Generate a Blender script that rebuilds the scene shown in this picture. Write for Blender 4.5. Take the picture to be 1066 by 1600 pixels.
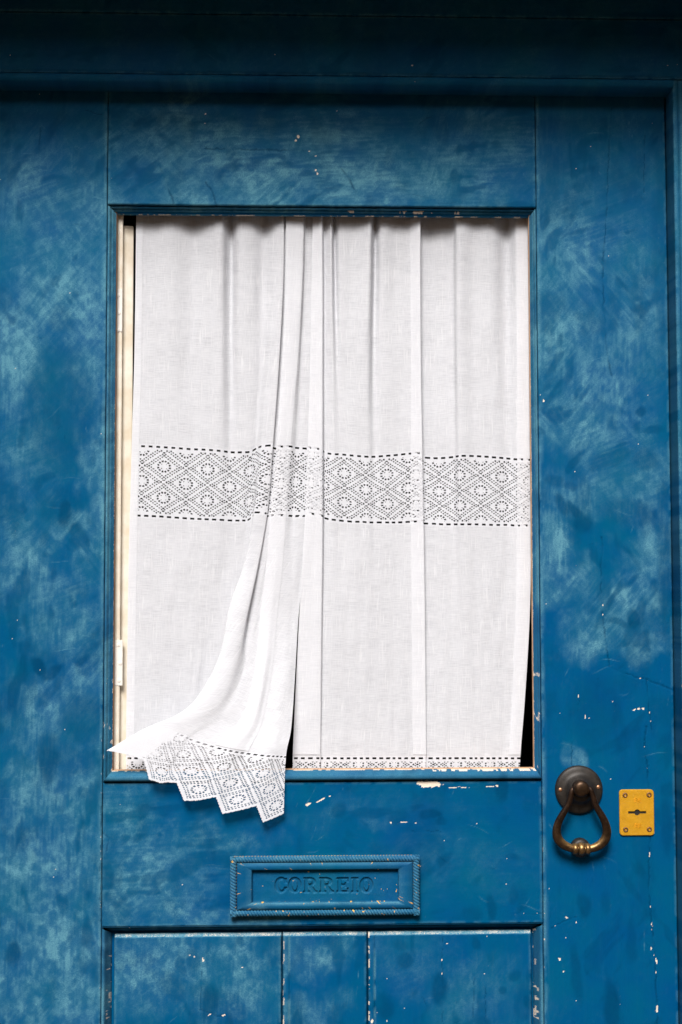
import bpy, bmesh, math, random
import numpy as np
from mathutils import Vector, Matrix

# ------------------------------------------------------------------ scene, camera, sky, sun, exposure
for o in list(bpy.data.objects):
    bpy.data.objects.remove(o, do_unlink=True)
scn = bpy.context.scene
COL = scn.collection
EYE = 1.40                      # camera height above the pavement (m)
DIST = 2.25                     # camera distance from the door face (m)
YAW, PIT, ROL = math.radians(-1.96486), math.radians(3.40828), math.radians(0.09671)
FPX = 2250.0                    # focal length in photo pixels (1066 x 1600)
cam = bpy.data.cameras.new('camera')
cam.sensor_fit = 'VERTICAL'; cam.sensor_height = 36.0; cam.sensor_width = 24.0
cam.lens = FPX / 1600.0 * 36.0
cam.clip_start = 0.05; cam.clip_end = 500.0
camo = bpy.data.objects.new('camera', cam); COL.objects.link(camo)
Rcam = Matrix.Rotation(YAW, 3, 'Z') @ Matrix.Rotation(PIT, 3, 'X') @ Matrix.Rotation(ROL, 3, 'Y')
camo.matrix_world = Matrix.Translation((0, -DIST, EYE)) @ (Rcam @ Matrix.Rotation(math.pi/2, 3, 'X')).to_4x4()
scn.camera = camo

SUN_EL = math.radians(44.0); SUN_AZ = math.radians(11.0)
w = bpy.data.worlds.new('World'); scn.world = w; w.use_nodes = True
nt = w.node_tree; nt.nodes.clear()
sky = nt.nodes.new('ShaderNodeTexSky'); sky.sky_type = 'NISHITA'; sky.sun_disc = False
sky.sun_elevation = SUN_EL; sky.sun_rotation = math.pi + SUN_AZ
sky.air_density = 1.0; sky.dust_density = 3.0; sky.ozone_density = 1.0
hs = nt.nodes.new('ShaderNodeHueSaturation'); hs.inputs['Saturation'].default_value = 0.5
bg = nt.nodes.new('ShaderNodeBackground'); bg.inputs['Strength'].default_value = 0.05
wo = nt.nodes.new('ShaderNodeOutputWorld')
nt.links.new(sky.outputs[0], hs.inputs['Color']); nt.links.new(hs.outputs[0], bg.inputs['Color'])
nt.links.new(bg.outputs[0], wo.inputs[0])
sl = bpy.data.lights.new('sun', 'SUN'); sl.energy = 1.5; sl.angle = math.radians(21.0); sl.color = (1.0, 0.975, 0.955)
so = bpy.data.objects.new('sun', sl); COL.objects.link(so)
so.location = (0, -4, 8); so.rotation_euler = (math.pi/2 - SUN_EL, 0, -SUN_AZ)
vs = scn.view_settings
vs.view_transform = 'Standard'; vs.look = 'None'; vs.gamma = 1.0; vs.use_curve_mapping = False
vs.exposure = 1.55

# ------------------------------------------------------------------ helpers
RNP = np.array(Rcam)
def U(px, py, y=0.0):
    """world point where the sight line of photo pixel (px,py) meets the plane at depth y"""
    px = np.asarray(px, float); py = np.asarray(py, float); y = np.asarray(y, float) + 0*px
    d = np.stack([(px-533.0)/FPX, np.ones_like(px), (800.0-py)/FPX], -1) @ RNP.T
    t = (y+DIST)/d[..., 1]
    return np.stack([t*d[..., 0], y, EYE + t*d[..., 2]], -1)
def UX(px, py, y=0.0): return float(U(px, py, y)[0])
def UZ(px, py, y=0.0): return float(U(px, py, y)[2])

def _hash(ix, iy, seed):
    h = (ix.astype(np.int64)*374761393 + iy.astype(np.int64)*668265263 + seed*1274126177) & 0xffffffff
    h = ((h ^ (h >> 13))*1274126177) & 0xffffffff
    h = h ^ (h >> 16)
    return (h & 0xffffff)/float(0xffffff)
def vnoise(x, y, seed=0):
    ix = np.floor(x); iy = np.floor(y); fx = x-ix; fy = y-iy
    fx = fx*fx*(3-2*fx); fy = fy*fy*(3-2*fy)
    a = _hash(ix, iy, seed); b = _hash(ix+1, iy, seed); c = _hash(ix, iy+1, seed); d = _hash(ix+1, iy+1, seed)
    return (a*(1-fx)+b*fx)*(1-fy) + (c*(1-fx)+d*fx)*fy
def fbm(x, y, seed=0, oct=4):
    s = 0; a = .5; t = 0
    for k in range(oct):
        s = s + a*vnoise(x, y, seed+17*k); t += a; a *= .55; x = x*2.03+5.1; y = y*2.03+1.7
    return s/t
def sstep(a, b, x):
    t = np.clip((x-a)/(b-a), 0, 1); return t*t*(3-2*t)

def link(name, me, mat, parent=None, kind=None, smooth=False):
    o = bpy.data.objects.new(name, me); COL.objects.link(o)
    if mat is not None:
        me.materials.clear(); me.materials.append(mat)
    if parent is not None:
        o.parent = parent
        base = Vector((0, 0, 0)); q = parent
        while q is not None:
            base += q.location; q = q.parent
        o.location = -base
    if kind: o['kind'] = kind
    if smooth: me.polygons.foreach_set('use_smooth', np.ones(len(me.polygons), bool))
    return o
def empty(name, loc, label, cat, group=None):
    o = bpy.data.objects.new(name, None); COL.objects.link(o); o.location = loc
    o.empty_display_size = .1
    tag(o, label, cat, group); return o
def tag(o, label, cat, group=None):
    o['label'] = label; o['category'] = cat
    if group: o['group'] = group
    return o
def np_mesh(name, V, F, uv=None, attr=None):
    """V (n,3), F (m,4) quads; uv per vertex (n,2); attr per vertex (n,3)"""
    used = np.zeros(len(V), bool); used[F.ravel()] = True
    idx = np.cumsum(used)-1
    V = V[used]; F = idx[F]
    if uv is not None: uv = uv[used]
    if attr is not None: attr = attr[used]
    me = bpy.data.meshes.new(name)
    n, m = len(V), len(F)
    me.vertices.add(n); me.loops.add(m*4); me.polygons.add(m)
    me.vertices.foreach_set('co', np.ascontiguousarray(V, np.float32).ravel())
    me.loops.foreach_set('vertex_index', np.ascontiguousarray(F, np.int32).ravel())
    me.polygons.foreach_set('loop_start', np.arange(0, m*4, 4, dtype=np.int32))
    me.polygons.foreach_set('loop_total', np.full(m, 4, np.int32))
    if uv is not None:
        l = me.uv_layers.new(name='UVMap')
        l.data.foreach_set('uv', np.ascontiguousarray(uv[F.ravel()], np.float32).ravel())
    if attr is not None:
        a = me.attributes.new('wear', 'FLOAT_COLOR', 'POINT')
        a.data.foreach_set('color', np.ascontiguousarray(np.concatenate([attr, np.ones((n, 1))], 1), np.float32).ravel())
    me.update(calc_edges=True)
    return me
def grid_faces(ny, nx, mask=None):
    i = np.arange(ny*nx).reshape(ny, nx)
    F = np.stack([i[:-1, :-1], i[:-1, 1:], i[1:, 1:], i[1:, :-1]], -1)
    if mask is not None: return F[mask]
    return F.reshape(-1, 4)
def bm_obj(name, bm, mat, parent=None, kind=None, smooth=False):
    me = bpy.data.meshes.new(name); bmesh.ops.recalc_face_normals(bm, faces=bm.faces)
    bm.to_mesh(me); bm.free()
    return link(name, me, mat, parent, kind, smooth)
def add_box(bm, a, b, bev=0.0):
    r = bmesh.ops.create_cube(bm, size=1.0)
    for v in r['verts']:
        v.co = Vector([(a[i]+b[i])/2 + v.co[i]*(b[i]-a[i]) for i in range(3)])
    if bev:
        es = list({e for v in r['verts'] for e in v.link_edges})
        bmesh.ops.bevel(bm, geom=es, offset=bev, segments=2, affect='EDGES', clamp_overlap=True)
def lathe(bm, prof, centre, axis='y', n=40):
    """prof: list of (radius, offset along axis)"""
    rings = []
    for r, t in prof:
        ring = []
        for k in range(n):
            a = 2*math.pi*k/n
            if axis == 'y': p = (centre[0]+r*math.cos(a), centre[1]+t, centre[2]+r*math.sin(a))
            else: p = (centre[0]+t, centre[1]+r*math.cos(a), centre[2]+r*math.sin(a))
            ring.append(bm.verts.new(p))
        rings.append(ring)
    for a, b in zip(rings[:-1], rings[1:]):
        for k in range(n):
            bm.faces.new((a[k], a[(k+1) % n], b[(k+1) % n], b[k]))
    for ring in (rings[0], rings[-1]):
        bm.faces.new(ring)

# ------------------------------------------------------------------ materials
def nodes(name):
    m = bpy.data.materials.new(name); m.use_nodes = True
    t = m.node_tree; t.nodes.clear()
    out = t.nodes.new('ShaderNodeOutputMaterial')
    return m, t, out
def N(t, typ, **kw):
    n = t.nodes.new(typ)
    for k, v in kw.items():
        if k in n.inputs.keys(): n.inputs[k].default_value = v
        else: setattr(n, k, v)
    return n
def mixc(t, fac, a, b, mode='MIX'):
    n = t.nodes.new('ShaderNodeMix'); n.data_type = 'RGBA'; n.blend_type = mode
    def put(s, v):
        if isinstance(v, bpy.types.NodeSocket): t.links.new(v, s)
        elif isinstance(v, (int, float)): s.default_value = v
        else: s.default_value = (*v, 1)
    put(n.inputs[0], fac); put(n.inputs[6], a); put(n.inputs[7], b)
    return n.outputs[2]
def math_(t, op, a, b=None, c=None, clamp=False):
    n = t.nodes.new('ShaderNodeMath'); n.operation = op; n.use_clamp = clamp
    for k, v in enumerate((a, b, c)):
        if v is None: continue
        if isinstance(v, bpy.types.NodeSocket): t.links.new(v, n.inputs[k])
        else: n.inputs[k].default_value = v
    return n.outputs[0]
def maprange(t, v, a, b, c=0., d=1.):
    n = t.nodes.new('ShaderNodeMapRange'); t.links.new(v, n.inputs[0])
    for k, x in enumerate((a, b, c, d)): n.inputs[k+1].default_value = x
    return n.outputs[0]
def noise(t, vec, scale=(1, 1, 1), detail=4, rough=.55, dist=0., s=1.0):
    mp = t.nodes.new('ShaderNodeMapping'); mp.inputs['Scale'].default_value = scale
    t.links.new(vec, mp.inputs['Vector'])
    n = t.nodes.new('ShaderNodeTexNoise'); n.inputs['Scale'].default_value = s
    n.inputs['Detail'].default_value = detail; n.inputs['Roughness'].default_value = rough
    n.inputs['Distortion'].default_value = dist
    t.links.new(mp.outputs[0], n.inputs['Vector']); return n.outputs[0]

DEEP = (0.0001, 0.068, 0.192); TEAL = (0.0001, 0.088, 0.176); CHALK = (0.092, 0.255, 0.335); DARKB = (0.0001, 0.034, 0.088)
def paint(name, vertical, chip=(0.66, 0.57, 0.46), chalk=CHALK):
    m, t, out = nodes(name)
    geo = t.nodes.new('ShaderNodeNewGeometry'); pos = geo.outputs['Position']
    at = t.nodes.new('ShaderNodeAttribute'); at.attribute_name = 'wear'
    sp = t.nodes.new('ShaderNodeSeparateColor'); t.links.new(at.outputs['Color'], sp.inputs[0])
    g = (700, 300, 40) if vertical else (40, 300, 700)
    grain = noise(t, pos, g, 3, .6)
    g2 = (160, 100, 9) if vertical else (9, 100, 160)
    streak = noise(t, pos, g2, 3, .6)
    fine = noise(t, pos, (900, 900, 900), 2, .6)
    blot = noise(t, pos, (9, 9, 9), 5, .6)
    col = mixc(t, maprange(t, blot, .35, .7), DEEP, TEAL)
    # brush streaks and thin chalky film
    ch = math_(t, 'ADD', sp.outputs[0], math_(t, 'MULTIPLY', maprange(t, streak, .52, .75, 0, .30), math_(t, 'ADD', sp.outputs[0], .04)))
    ch = math_(t, 'ADD', ch, math_(t, 'MULTIPLY', maprange(t, grain, .55, .8, 0, .35), math_(t, 'ADD', sp.outputs[0], .02)))
    weave = noise(t, pos, (240, 300, 1500) if vertical else (1500, 300, 240), 2, .5)
    ch = math_(t, 'MULTIPLY', ch, maprange(t, fine, .28, .68, .42, 1.50))
    ch = math_(t, 'MULTIPLY', ch, maprange(t, weave, .32, .66, .68, 1.28), clamp=True)
    col = mixc(t, ch, col, chalk)
    col = mixc(t, math_(t, 'MULTIPLY', sp.outputs[1], .85), col, DARKB)
    chipf = math_(t, 'MULTIPLY', maprange(t, math_(t, 'MULTIPLY_ADD', math_(t, 'SUBTRACT', fine, .5), 1.5, sp.outputs[2]), .42, .72), math_(t, 'GREATER_THAN', sp.outputs[2], .08))
    cn = noise(t, pos, (300, 300, 300), 2)
    chc = mixc(t, cn, chip, tuple(min(1, c*1.35) for c in chip))
    col = mixc(t, chipf, col, chc)
    b = t.nodes.new('ShaderNodeBsdfPrincipled'); t.links.new(col, b.inputs['Base Color'])
    rg = math_(t, 'ADD', .40, math_(t, 'MULTIPLY', ch, .25)); rg = math_(t, 'ADD', rg, math_(t, 'MULTIPLY', streak, .12))
    t.links.new(rg, b.inputs['Roughness']); b.inputs['Specular IOR Level'].default_value = .03
    h = math_(t, 'ADD', math_(t, 'MULTIPLY', grain, .5), math_(t, 'MULTIPLY', streak, .6))
    h = math_(t, 'ADD', h, math_(t, 'MULTIPLY', fine, .2))
    bp = t.nodes.new('ShaderNodeBump'); bp.inputs['Strength'].default_value = .35; bp.inputs['Distance'].default_value = .0006
    t.links.new(h, bp.inputs['Height']); t.links.new(bp.outputs[0], b.inputs['Normal'])
    t.links.new(b.outputs[0], out.inputs[0]); return m
PV = paint('blue_paint_vertical_grain', True)
PH = paint('blue_paint_horizontal_grain', False)
PB = paint('blue_paint_on_brass', False, chip=(0.62, 0.36, 0.08))

def simple(name, c1, c2, scale=60, rough=.5, metal=0., bump=.15, dist=.0006, spec=.5, stretch=(1, 1, 1)):
    m, t, out = nodes(name)
    geo = t.nodes.new('ShaderNodeNewGeometry')
    n = noise(t, geo.outputs['Position'], tuple(scale*s for s in stretch), 5, .6)
    col = mixc(t, maprange(t, n, .3, .7), c1, c2)
    b = t.nodes.new('ShaderNodeBsdfPrincipled'); t.links.new(col, b.inputs['Base Color'])
    b.inputs['Metallic'].default_value = metal; b.inputs['Specular IOR Level'].default_value = spec
    t.links.new(math_(t, 'ADD', rough-.1, math_(t, 'MULTIPLY', n, .2)), b.inputs['Roughness'])
    n2 = noise(t, geo.outputs['Position'], tuple(scale*6*s for s in stretch), 3, .6)
    bp = t.nodes.new('ShaderNodeBump'); bp.inputs['Strength'].default_value = bump; bp.inputs['Distance'].default_value = dist
    t.links.new(n2, bp.inputs['Height']); t.links.new(bp.outputs[0], b.inputs['Normal'])
    t.links.new(b.outputs[0], out.inputs[0]); return m
CREAM = simple('cream_paint', (0.70, 0.60, 0.45), (0.86, 0.80, 0.69), 35, .5)
CREAMH = simple('white_hinge_paint', (0.78, 0.74, 0.67), (0.84, 0.80, 0.74), 40, .5)
RAW = simple('raw_wood', (0.42, 0.22, 0.10), (0.68, 0.44, 0.27), 40, .7, stretch=(1, 1, 1))
DWOOD = simple('dark_bare_wood', (0.10, 0.045, 0.02), (0.30, 0.14, 0.05), 60, .7, stretch=(1, 1, .2))
BRONZE = simple('dark_bronze', (0.016, 0.014, 0.012), (0.036, 0.029, 0.023), 90, .5, metal=.35, bump=.3)
COPPER = simple('worn_copper', (0.42, 0.20, 0.10), (0.55, 0.28, 0.15), 90, .4, metal=.8)
BLACK = simple('keyhole_black', (0.006, 0.006, 0.006), (0.012, 0.011, 0.010), 90, .7)
STONE = simple('granite_wall', (0.13, 0.105, 0.085), (0.19, 0.155, 0.125), 14, .8, bump=.5, dist=.004)
PAVE = simple('warm_stone_paving', (0.15, 0.10, 0.06), (0.20, 0.135, 0.08), 3, .85, bump=.5, dist=.004)
PLASTER = simple('dim_room_plaster', (0.03, 0.028, 0.026), (0.04, 0.037, 0.033), 4, .9)  # near-black plaster: the unlit room's darkness is put into the colour
GLASSM = simple('dusty_glass', (0.02, 0.025, 0.03), (0.03, 0.035, 0.04), 20, .15)

def ring_metal():
    m, t, out = nodes('handled_bronze')
    geo = t.nodes.new('ShaderNodeNewGeometry')
    n = noise(t, geo.outputs['Position'], (120, 120, 120), 5, .65)
    at = t.nodes.new('ShaderNodeAttribute'); at.attribute_name = 'wear'
    sp = t.nodes.new('ShaderNodeSeparateColor'); t.links.new(at.outputs['Color'], sp.inputs[0])
    col = mixc(t, maprange(t, n, .3, .7), (0.020, 0.012, 0.008), (0.060, 0.031, 0.017))
    f = math_(t, 'MULTIPLY', sp.outputs[0], maprange(t, n, .3, .6, .5, 1.0), clamp=True)
    col = mixc(t, f, col, (0.62, 0.36, 0.13))
    b = t.nodes.new('ShaderNodeBsdfPrincipled'); t.links.new(col, b.inputs['Base Color'])
    b.inputs['Metallic'].default_value = .75
    t.links.new(maprange(t, n, .3, .7, .32, .48), b.inputs['Roughness'])
    t.links.new(b.outputs[0], out.inputs[0]); return m
RINGM = ring_metal()
def brass_plate():
    m, t, out = nodes('yellow_brass')
    geo = t.nodes.new('ShaderNodeNewGeometry'); pos = geo.outputs['Position']
    n = noise(t, pos, (60, 60, 60), 5, .65); f = noise(t, pos, (700, 700, 700), 2, .6)
    col = mixc(t, maprange(t, n, .35, .7), (0.80, 0.41, 0.022), (0.70, 0.345, 0.016))
    col = mixc(t, maprange(t, f, .62, .72, 0, .55), col, (0.35, 0.17, 0.02))
    sc1 = noise(t, pos, (900, 100, 60), 2, .5); sc2 = noise(t, pos, (90, 100, 1100), 2, .5)
    scr = math_(t, 'MAXIMUM', maprange(t, sc1, .66, .72), maprange(t, sc2, .66, .72))
    col = mixc(t, math_(t, 'MULTIPLY', scr, .35), col, (0.92, 0.60, 0.16))
    tn = noise(t, pos, (140, 140, 140), 4, .7, .6)
    col = mixc(t, maprange(t, tn, .58, .76, 0, .45), col, (0.40, 0.18, 0.012))
    b = t.nodes.new('ShaderNodeBsdfPrincipled'); t.links.new(col, b.inputs['Base Color'])
    b.inputs['Metallic'].default_value = .40; t.links.new(maprange(t, tn, .3, .7, .28, .52), b.inputs['Roughness'])
    bp = t.nodes.new('ShaderNodeBump'); bp.inputs['Strength'].default_value = .15; bp.inputs['Distance'].default_value = .0004
    t.links.new(f, bp.inputs['Height']); t.links.new(bp.outputs[0], b.inputs['Normal'])
    t.links.new(b.outputs[0], out.inputs[0]); return m
BRASS = brass_plate()

def cloth(name, lace=False, open_=.20):
    m, t, out = nodes(name)
    uv = t.nodes.new('ShaderNodeUVMap'); vec = uv.outputs[0]          # uv in mm
    if not lace:
        wob = noise(t, vec, (.03, .05, 1), 2, .5)
        sx = t.nodes.new('ShaderNodeSeparateXYZ'); t.links.new(vec, sx.inputs[0])
        thr = noise(t, vec, (.055, 1.15, 1), 2, .5)
        thv = noise(t, vec, (.9, .07, 1), 2, .5)
        patch = noise(t, vec, (.02, .05, 1), 3, .6)
        hs_ = noise(t, vec, (.040, .62, 1), 2, .6)
        vs_ = noise(t, vec, (.42, .022, 1), 2, .6)
        gap = math_(t, 'ADD', math_(t, 'MULTIPLY', maprange(t, thr, .40, .62), .75), math_(t, 'MULTIPLY', maprange(t, thv, .42, .64), .35))
        gap = math_(t, 'MULTIPLY', gap, maprange(t, patch, .30, .65, .45, 1.0))
        slub = math_(t, 'MAXIMUM', maprange(t, hs_, .62, .72), maprange(t, vs_, .58, .68))
        tr = math_(t, 'MULTIPLY', gap, math_(t, 'SUBTRACT', 1.0, slub))
        tr = math_(t, 'MULTIPLY_ADD', tr, open_, open_*.25)
        h = math_(t, 'ADD', math_(t, 'MULTIPLY', slub, .8), math_(t, 'MULTIPLY', gap, -.5))
        h = math_(t, 'ADD', h, math_(t, 'MULTIPLY', thv, .35))
    else:
        f = noise(t, vec, (.7, .7, 1), 3, .6)
        tr = maprange(t, f, .45, .75, .01, .08); h = f
    d = t.nodes.new('ShaderNodeBsdfDiffuse'); d.inputs['Color'].default_value = (.835, .845, .885, 1)
    if not lace:
        sh_ = math_(t, 'ADD', math_(t, 'MULTIPLY', gap, -.6), math_(t, 'MULTIPLY', slub, .6))
        t.links.new(mixc(t, maprange(t, sh_, -.55, .45), (.775, .785, .825), (.90, .905, .935)), d.inputs['Color'])
    l = t.nodes.new('ShaderNodeBsdfTranslucent'); l.inputs['Color'].default_value = (.80, .785, .77, 1)
    bp = t.nodes.new('ShaderNodeBump'); bp.inputs['Strength'].default_value = .5; bp.inputs['Distance'].default_value = .0005
    t.links.new(h, bp.inputs['Height']); t.links.new(bp.outputs[0], d.inputs['Normal'])
    mx = t.nodes.new('ShaderNodeMixShader'); mx.inputs[0].default_value = .24
    t.links.new(d.outputs[0], mx.inputs[1]); t.links.new(l.outputs[0], mx.inputs[2])
    tp = t.nodes.new('ShaderNodeBsdfTransparent')
    m2 = t.nodes.new('ShaderNodeMixShader'); t.links.new(tr, m2.inputs[0])
    t.links.new(mx.outputs[0], m2.inputs[1]); t.links.new(tp.outputs[0], m2.inputs[2])
    t.links.new(m2.outputs[0], out.inputs[0]); return m
CLOTH = cloth('sheer_white_linen', open_=.13); HEM = cloth('doubled_linen_hem', open_=.05); LACE = cloth('white_lace_thread', True)

# ------------------------------------------------------------------ wear map of the blue paint (world x,z on the door face)
rng = np.random.default_rng(7)
def P2(px, py): q = U(px, py); return float(q[0]), float(q[2])
# chalky, sun-bleached patches: cx, cy, rx, ry (photo px on the door face), angle, strength
CHALKS = [(390,285,120,55,0,.62),(560,270,110,60,0,.50),(300,225,120,60,0,.34),(720,270,110,60,0,.30),(480,215,130,40,0,.30),(760,200,90,50,0,.15),
 (110,430,90,130,20,.52),(150,330,50,60,0,.45),(20,560,40,90,0,.62),(60,300,70,80,0,.30),(40,700,50,90,0,.30),(135,520,45,130,0,.42),(150,760,30,200,0,.42),
 (105,820,28,22,0,.45),(95,950,60,60,0,.42),(40,880,50,80,0,.42),(60,1120,60,70,0,.40),(130,1090,40,150,0,.34),(80,1240,90,70,0,.50),(60,1380,110,110,0,.58),(110,1500,70,120,0,.62),(30,1540,60,80,0,.50),
 (200,1290,50,60,0,.32),(240,1385,95,60,0,.62),(310,1430,110,20,0,.50),(330,1320,90,30,0,.28),(235,1340,60,50,0,.40),(420,1440,60,12,0,.40),
 (250,1510,85,70,0,.72),(370,1560,60,60,0,.50),(350,1490,60,35,0,.52),(490,1490,48,35,0,.55),(480,1585,55,30,0,.45),(640,1500,60,40,0,.16),(760,1560,80,50,0,.20),
 (890,420,60,120,0,.36),(905,640,85,90,0,.50),(880,530,60,100,0,.42),(960,640,60,120,0,.42),(1000,520,50,130,0,.30),(1010,760,40,70,0,.34),(1020,850,30,70,0,.50),
 (910,780,80,40,0,.40),(865,860,35,60,20,.52),(890,910,60,30,15,.45),(930,970,45,40,0,.55),(970,935,55,45,0,.62),(985,990,50,32,-10,.55),(920,1000,50,25,0,.40),(990,900,25,50,0,.42),
 (900,1180,14,22,0,.45),(930,380,90,30,0,.20),(700,1350,120,40,0,.07),(560,1270,140,20,0,.10)]
# darker touch-ups, damp marks and finger smudges
DARKS = [(62,1040,10,22,25,.55),(78,1052,9,22,-35,.55),(80,1185,20,45,0,.4),(130,1120,40,45,0,.35),(92,640,60,120,0,.30),(20,1490,12,22,0,.55),(155,1230,9,60,0,.2),
 (330,1570,14,28,0,.45),(300,1500,10,26,0,.30),(270,1545,30,22,-50,.3),(690,1548,14,27,5,.62),(632,1500,14,12,0,.45),(625,1478,12,10,0,.30),(745,1475,8,14,20,.40),(805,1527,12,10,0,.35),(790,1550,7,9,30,.4),(600,1575,20,25,0,.35),(756,1600,14,14,0,.4),
 (780,1232,10,26,0,.50),(768,1415,10,24,10,.50),(800,1395,8,16,0,.3),(672,1275,20,8,-10,.50),(690,1287,10,8,0,.4),(625,1275,18,14,0,.35),(530,1270,12,14,0,.4),(735,1430,20,12,0,.3),
 (915,1412,14,20,0,.55),(945,1410,8,22,0,.3),(900,1520,10,50,0,.40),(955,1570,16,40,0,.45),(985,1470,8,40,0,.35),(925,1490,10,12,0,.35),(1040,1290,11,50,0,.45),(1045,1235,14,16,30,.35),(930,1110,45,70,0,.30),
 (878,790,10,22,30,.5),(900,800,10,24,40,.5),(893,760,16,8,0,.3),(915,822,20,18,0,.4),(988,966,12,18,0,.55),(965,975,24,6,-10,.35),(1002,640,12,8,40,.5),(1020,672,24,8,0,.35),(1010,720,22,20,0,.3),(985,800,50,26,0,.25),(955,720,45,14,20,.25),
 (865,755,20,10,0,.35),(1040,880,16,160,0,.25),(1035,400,16,200,0,.2),(100,800,10,26,10,.45),(118,830,12,12,40,.4),(128,1240,10,12,0,.3)]
# dark scratches / hairline cracks (polyline, half-width mm, crack depth mm, pale flecks along it 0..1)
CRACKS = [([(955,170),(951,250),(948,330),(944,400)],.7,.7,.05),([(944,380),(942,440),(946,520),(950,560),(956,590)],.9,1.0,.10),
 ([(941,840),(939,900),(942,965),(948,1010),(952,1042)],.8,.8,.35),([(952,1042),(975,1052),(1010,1062),(1052,1078)],.7,.7,.25),
 ([(1010,1064),(1013,1100),(1018,1140)],.8,.7,.75),([(1010,1135),(1008,1165),(1012,1200),(1013,1236)],.9,1.0,.45),
 ([(1016,1304),(1014,1345),(1015,1400),(1019,1450),(1024,1510),(1027,1560),(1027,1610)],.9,.9,.55),
 ([(248,256),(262,290),(272,318)],1.1,.3,0),([(322,286),(333,300),(338,320)],1.3,.3,0),([(320,232),(400,234),(484,235)],.8,.3,0),([(656,194),(668,184),(690,177)],.6,.3,0),
 ([(533,262),(545,280),(556,300)],1.3,.3,0),([(63,200),(61,245)],.7,.5,0),([(134,172),(160,180)],.6,.3,0),
 ([(1008,210),(1006,300)],.6,.5,.05),([(905,1085),(903,1110)],.5,.2,.8),([(893,1140),(894,1205)],.6,.4,.35),([(935,1060),(936,1100)],.5,.2,.5),
 ([(160,1240),(158,1320),(157,1440)],.8,.6,.15),([(150,1290),(170,1310),(166,1330)],.7,.5,.2),([(820,1428),(848,1428)],.5,.3,.6),([(862,1450),(885,1438),(902,1432)],.5,.5,.4),
 ([(692,1465),(692,1500),(693,1545),(692,1600)],.5,.3,.35),([(742,1530),(741,1600)],.5,.3,.5),([(760,1545),(760,1600)],.5,.3,.5),([(315,1520),(314,1580)],.6,.3,.4),([(312,1580),(340,1590),(352,1590)],.8,.5,.5),
 ([(600,1530),(606,1532)],.5,.2,.5),([(660,1560),(668,1573)],.5,.3,.3),([(630,1300),(690,1298)],.5,.3,0)]
# bare spots where the paint has flaked off: cx, cy, rx, ry, angle
CHIPS = [(466,213,3.2,4.6,30),(462,219,3.4,3.0,0),(495,243,1.6,1.6,0),(494,266,2.0,2.2,0),(496,272,2.0,4,0),(484,236,1.4,1.4,0),(671,1226,26,7.5,-2),(662,1225,14,6,0),(715,1231,22,1.0,-1),(765,1230,10,1.3,2),(775,1229,4,2.2,0),(500,1249,12,1.5,30),(482,1255,6,3.0,20),(514,1244,2.2,1.8,0),
 (997,1107,4,1.8,0),(1004,1107,2.6,2,0),(990,1108,4,1.5,20),(914,1121,1.8,3.6,0),(921,1123,1.5,1.2,0),(956,1092,1.4,1.4,10),(957,1095,1.4,1.2,0),(1018,1480,1.5,6,0),(1024,1500,1.6,8,5),(1027,1576,2.2,9,0),(874,1498,2.6,3.6,30),(880,1517,2,2.4,-30),(886,1433,3,1.4,-15),(901,1440,1.4,2,0),
 (303,1496,1.5,3.0,0),(296,1494,1.2,2,0),(315,1501,2.2,5.0,0),(378,1513,1.6,1.8,0),(350,1590,4,2,10),(328,1588,4,1.2,20),(582,1598,3,5,0),(605,1598,1.6,2,0),(692,1524,1.5,2.0,0),(699,1476,2,1.6,0),(758,1523,1.3,1.3,0),
 (612,1284,2.4,1.3,0),(650,1286,2.4,1.3,0),(630,1285,12,.7,0),(744,1285,1.6,1.3,20),(320,178,2,1.2,0),(640,116,2.6,1.8,0),(1033,117,1.3,1.0,0),(1048,117,1.3,1.0,0),(849,625,2.4,2.4,0),(829,780,1.5,4,0),(831,1160,1.2,5,0),(560,1375,0,0,0)]
CHIPS = [c for c in CHIPS if c[2] > 0]
_SP = rng.uniform([-.5, .7], [.6, 2.25], (300, 2)); _SR = rng.uniform(.0003, .0007, 300)

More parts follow.
